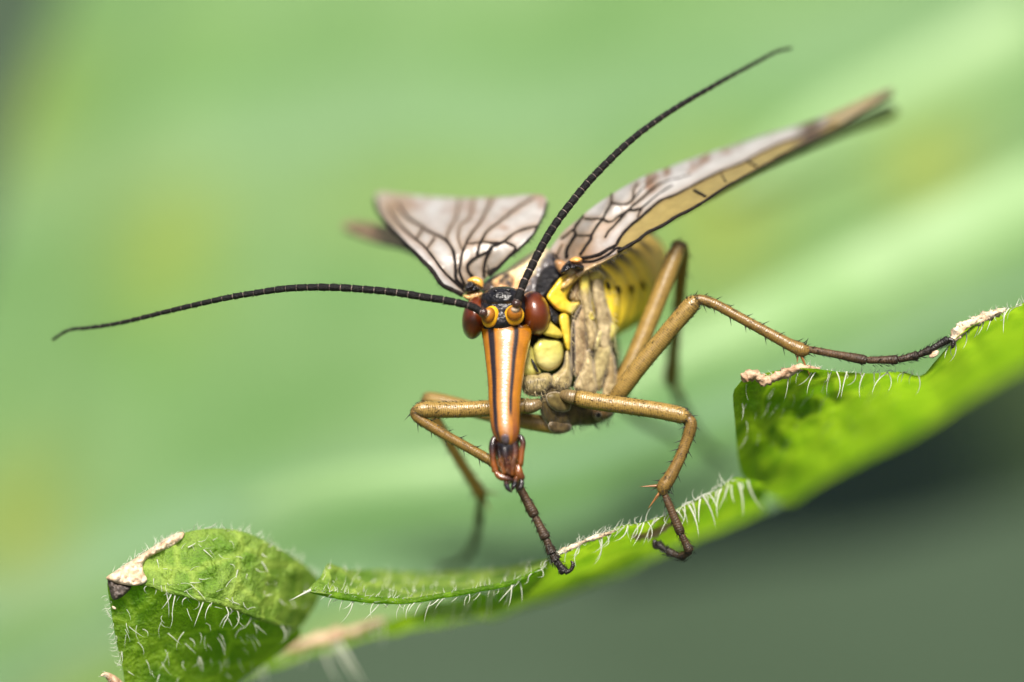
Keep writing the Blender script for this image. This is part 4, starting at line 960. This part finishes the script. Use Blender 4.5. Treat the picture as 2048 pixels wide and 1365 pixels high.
# --- legs
GOLD = (.33, .215, .055); GOLD2 = (.24, .145, .034); UMB = (.075, .042, .018); SOOT = (.018, .013, .010)
def leg(femur, rf, tibia, rt, tarsus, rta, spurs, label=None, spines=9, setae=380, fcol=GOLD, tcol=GOLD2, claw=None, darkness=1.0):
    n = len(femur)
    f = MB().tube(femur, rf, segs=16, sub=8, cols=[fcol] * (n - 1) + [tuple(np.array(fcol) * .85)])
    lg = f.build('leg', M['leg'], fly, label=label)
    n = len(tibia)
    MB().tube(tibia, rt, segs=14, sub=8, cols=[tuple(np.array(tcol) * (.7 if i == 0 else 1)) for i in range(n)]).build('tibia', M['leg'], lg)
    # tarsus: five joints, darker towards the claw
    for i in range(len(tarsus) - 1):
        a, c = np.array(tarsus[i]), np.array(tarsus[i + 1]); u = i / (len(tarsus) - 2)
        c0 = np.array(UMB) * 1.5 * (1 - u) ** 1.3 * darkness + np.array(SOOT) * (1 - (1 - u) ** 1.3)
        r = rta * (1 - .12 * u)
        MB().tube([tuple(a), tuple(a * .85 + c * .15), tuple(a * .5 + c * .5), tuple(a * .12 + c * .88), tuple(c)], [r * .75, r * .9, r * .95, r * 1.2, r * 1.0], segs=10, sub=4, cols=[c0, c0, c0 * .9, c0 * .5, c0 * .3], wob=.06).build('tarsus_segment', M['tarsus'], lg)
    e = np.array(tarsus[-1]); p = np.array(tarsus[-2]); t = (e - p)[:2]; t = t / max(np.linalg.norm(t), 1e-6); nrm = np.array((-t[1], t[0]))
    for s in (-1, 1):
        q = [tuple(e), (*(e[:2] + t * 8 + nrm * s * 8), e[2]), (*(e[:2] + t * 15 + nrm * s * 5), e[2])] if claw is None else [tuple(e + np.array((0, 0, s * .05)))] + [(x, y, e[2] + s * .08) for x, y in claw]
        MB().tube(q, [.04, .03, .008] if len(q) == 3 else [.05] + [.04] * (len(q) - 2) + [.008], segs=7, sub=4, cols=[SOOT] * len(q)).build('claw', M['leg'], lg)
    for (x, y, d, x2, y2) in spurs:
        MB().cone(P(x, y, d), P(x2, y2, d - .05), .035, n=5, segs=7).build('spur', M['spur'], lg)
    h = MB(); A = catmull(tibia, 10); n = len(A)
    for i in range(spines):
        for s in (-1, 1):
            f = (i + .6 + .3 * random.random() + (.25 if s > 0 else 0)) / (spines + .4); k = min(int(f * n), n - 2)
            c = A[k]; tg = (A[k + 1] - A[k])[:2]; tg = tg / np.linalg.norm(tg); nr = np.array((-tg[1], tg[0])) * s
            r = np.interp(f * (len(rt) - 1), range(len(rt)), rt) * 92; l = random.uniform(11, 20)
            dd = random.uniform(-.06, .04)
            h.cone(P(*(c[:2] + nr * r), c[2] + dd), P(*(c[:2] + nr * (r + l * .78) + tg * l * .62), c[2] + dd - .04), .013, n=3, segs=5)
    for src, rr, m_ in ((femur, rf, setae), (tibia, rt, setae // 2), (tarsus, [rta] * len(tarsus), setae // 2)):
        A = catmull(src, 10); n = len(A)
        for i in range(m_):
            f = random.random() * .98; k = min(int(f * (n - 1)), n - 2); c = P(*A[k]); t = (P(*A[k + 1]) - c).normalized(); c = c.lerp(P(*A[k + 1]), random.random())
            r = np.interp(f * (len(rr) - 1), range(len(rr)), rr)
            o1 = t.orthogonal().normalized(); o2 = t.cross(o1); an = random.uniform(0, 6.283); o = o1 * math.cos(an) + o2 * math.sin(an)
            h.cone(c + o * r * .96, c + o * (r + (.05 if src is tarsus else .03)) + t * .07, .0085 if src is tarsus else .0065, n=2, segs=3)
    h.build('bristles', M['spine'], lg, kind='stuff')
    return lg
# front leg on the right of the beak
leg([(1143, 797, .35), (1160, 798, .2), (1200, 805, .1), (1260, 813, 0), (1320, 822, -.1), (1362, 831, -.15), (1378, 837, -.15)], [.08, .165, .17, .168, .17, .165, .09],
    [(1372, 832, -.15), (1382, 850, -.14), (1372, 885, -.1), (1358, 920, -.08), (1340, 955, -.05), (1327, 975, -.02), (1328, 990, 0)], [.10, .125, .115, .115, .13, .14, .07],
    [(1329, 988, 0), (1362, 1068, .05), (1380, 1104, .1), (1362, 1114, .3), (1335, 1103, .5), (1314, 1088, .6)], .085, [(1318, 972, -.02, 1278, 974), (1320, 985, -.02, 1294, 1021)], claw=[(1308, 1082), (1309, 1094), (1316, 1098)])
# front leg passing behind the beak
leg([(1062, 805, .35), (1048, 812, .35), (1000, 815, .3), (940, 819, .2), (880, 820, .1), (845, 819, 0), (828, 821, 0)], [.10, .16, .165, .165, .165, .16, .08],
    [(832, 815, 0), (832, 832, .02), (860, 852, .05), (900, 876, .1), (940, 898, .15), (985, 924, .2), (1020, 948, .25), (1034, 966, .3)], [.08, .105, .105, .10, .10, .105, .12, .08],
    [(1032, 962, .3), (1070, 1033, .25), (1092, 1078, .2), (1104, 1108, .2), (1112, 1122, .2), (1130, 1146, .2)], .095, [(1026, 960, .3, 1010, 975), (1030, 966, .3, 1022, 985)], claw=[(1142, 1140), (1146, 1128), (1141, 1122)])
# middle leg on the far side
leg([(1130, 856, .7), (1112, 852, .7), (1050, 842, .8), (980, 828, 1.0), (910, 810, 1.3), (860, 799, 1.5), (846, 799, 1.5)], [.12, .17, .17, .165, .16, .15, .08],
    [(848, 796, 1.5), (862, 822, 1.6), (890, 872, 1.9), (918, 920, 2.3), (945, 962, 2.7), (960, 986, 2.9), (960, 996, 3.0)], [.09, .115, .11, .11, .12, .14, .07],
    [(960, 990, 2.9), (958, 1048, 4.0), (950, 1082, 4.9), (938, 1108, 5.7), (922, 1126, 6.4), (885, 1138, 7.2)], .085, [(965, 982, 2.9, 1005, 990), (964, 990, 3, 985, 1030)], setae=60)
# middle leg stretched to the right
leg([(1222, 800, .8), (1240, 785, .6), (1275, 738, .45), (1320, 684, .35), (1360, 636, .25), (1385, 608, .2), (1396, 600, .2)], [.12, .165, .175, .175, .175, .17, .09],
    [(1384, 602, .2), (1402, 600, .2), (1432, 610, .2), (1480, 636, .15), (1530, 663, .1), (1580, 690, .05), (1605, 700, .05), (1618, 698, .05)], [.09, .105, .105, .105, .11, .125, .14, .08],
    [(1612, 698, .05), (1733, 721, 0), (1796, 720, -.05), (1836, 711, -.05), (1862, 699, -.05), (1897, 679, -.05)], .085, [(1600, 706, .05, 1622, 757), (1596, 706, .08, 1594, 728)], spines=10, setae=420, claw=[(1906, 682), (1906, 692), (1903, 698)])
# hind leg with the high knee
leg([(1226, 806, 1.2), (1240, 778, 1.2), (1270, 712, 1.2), (1300, 640, 1.25), (1330, 565, 1.3), (1350, 512, 1.35), (1360, 492, 1.35)], [.12, .175, .18, .18, .18, .17, .12],
    [(1350, 492, 1.6), (1365, 500, 1.8), (1362, 560, 2.3), (1354, 640, 3.1), (1346, 710, 3.9), (1342, 756, 4.5), (1346, 770, 4.7)], [.12, .13, .12, .12, .13, .17, .09],
    [(1344, 764, 4.6), (1362, 806, 6.0), (1378, 842, 7.2), (1394, 872, 8.2), (1412, 896, 9.1), (1446, 918, 10.3)], .10, [(1348, 764, 4.6, 1368, 790)], setae=60)
# hind leg behind the body
leg([(1216, 812, 2.4), (1230, 800, 2.6), (1228, 740, 3.2), (1222, 690, 3.8), (1220, 660, 4.2)], [.12, .16, .16, .16, .1],
    [(1220, 660, 4.2), (1224, 690, 4.6), (1234, 760, 5.4), (1250, 822, 6.2)], [.1, .12, .12, .1],
    [(1250, 820, 6.2), (1290, 846, 6.8), (1310, 856, 7.2), (1326, 862, 7.5), (1340, 868, 7.8), (1355, 878, 8.2)], .085, [], setae=10, spines=3)
# trochanter rings
for pts, rr in (([(1124, 790, .2), (1138, 793, .12), (1150, 796, .1)], [.10, .14, .15]), ([(1080, 806, .25), (1066, 812, .2), (1050, 814, .2)], [.10, .14, .15])):
    MB().tube(pts, rr, segs=14, sub=5, cols=[(.20, .14, .06)] * 3).build('trochanter', M['leg'], thorax)
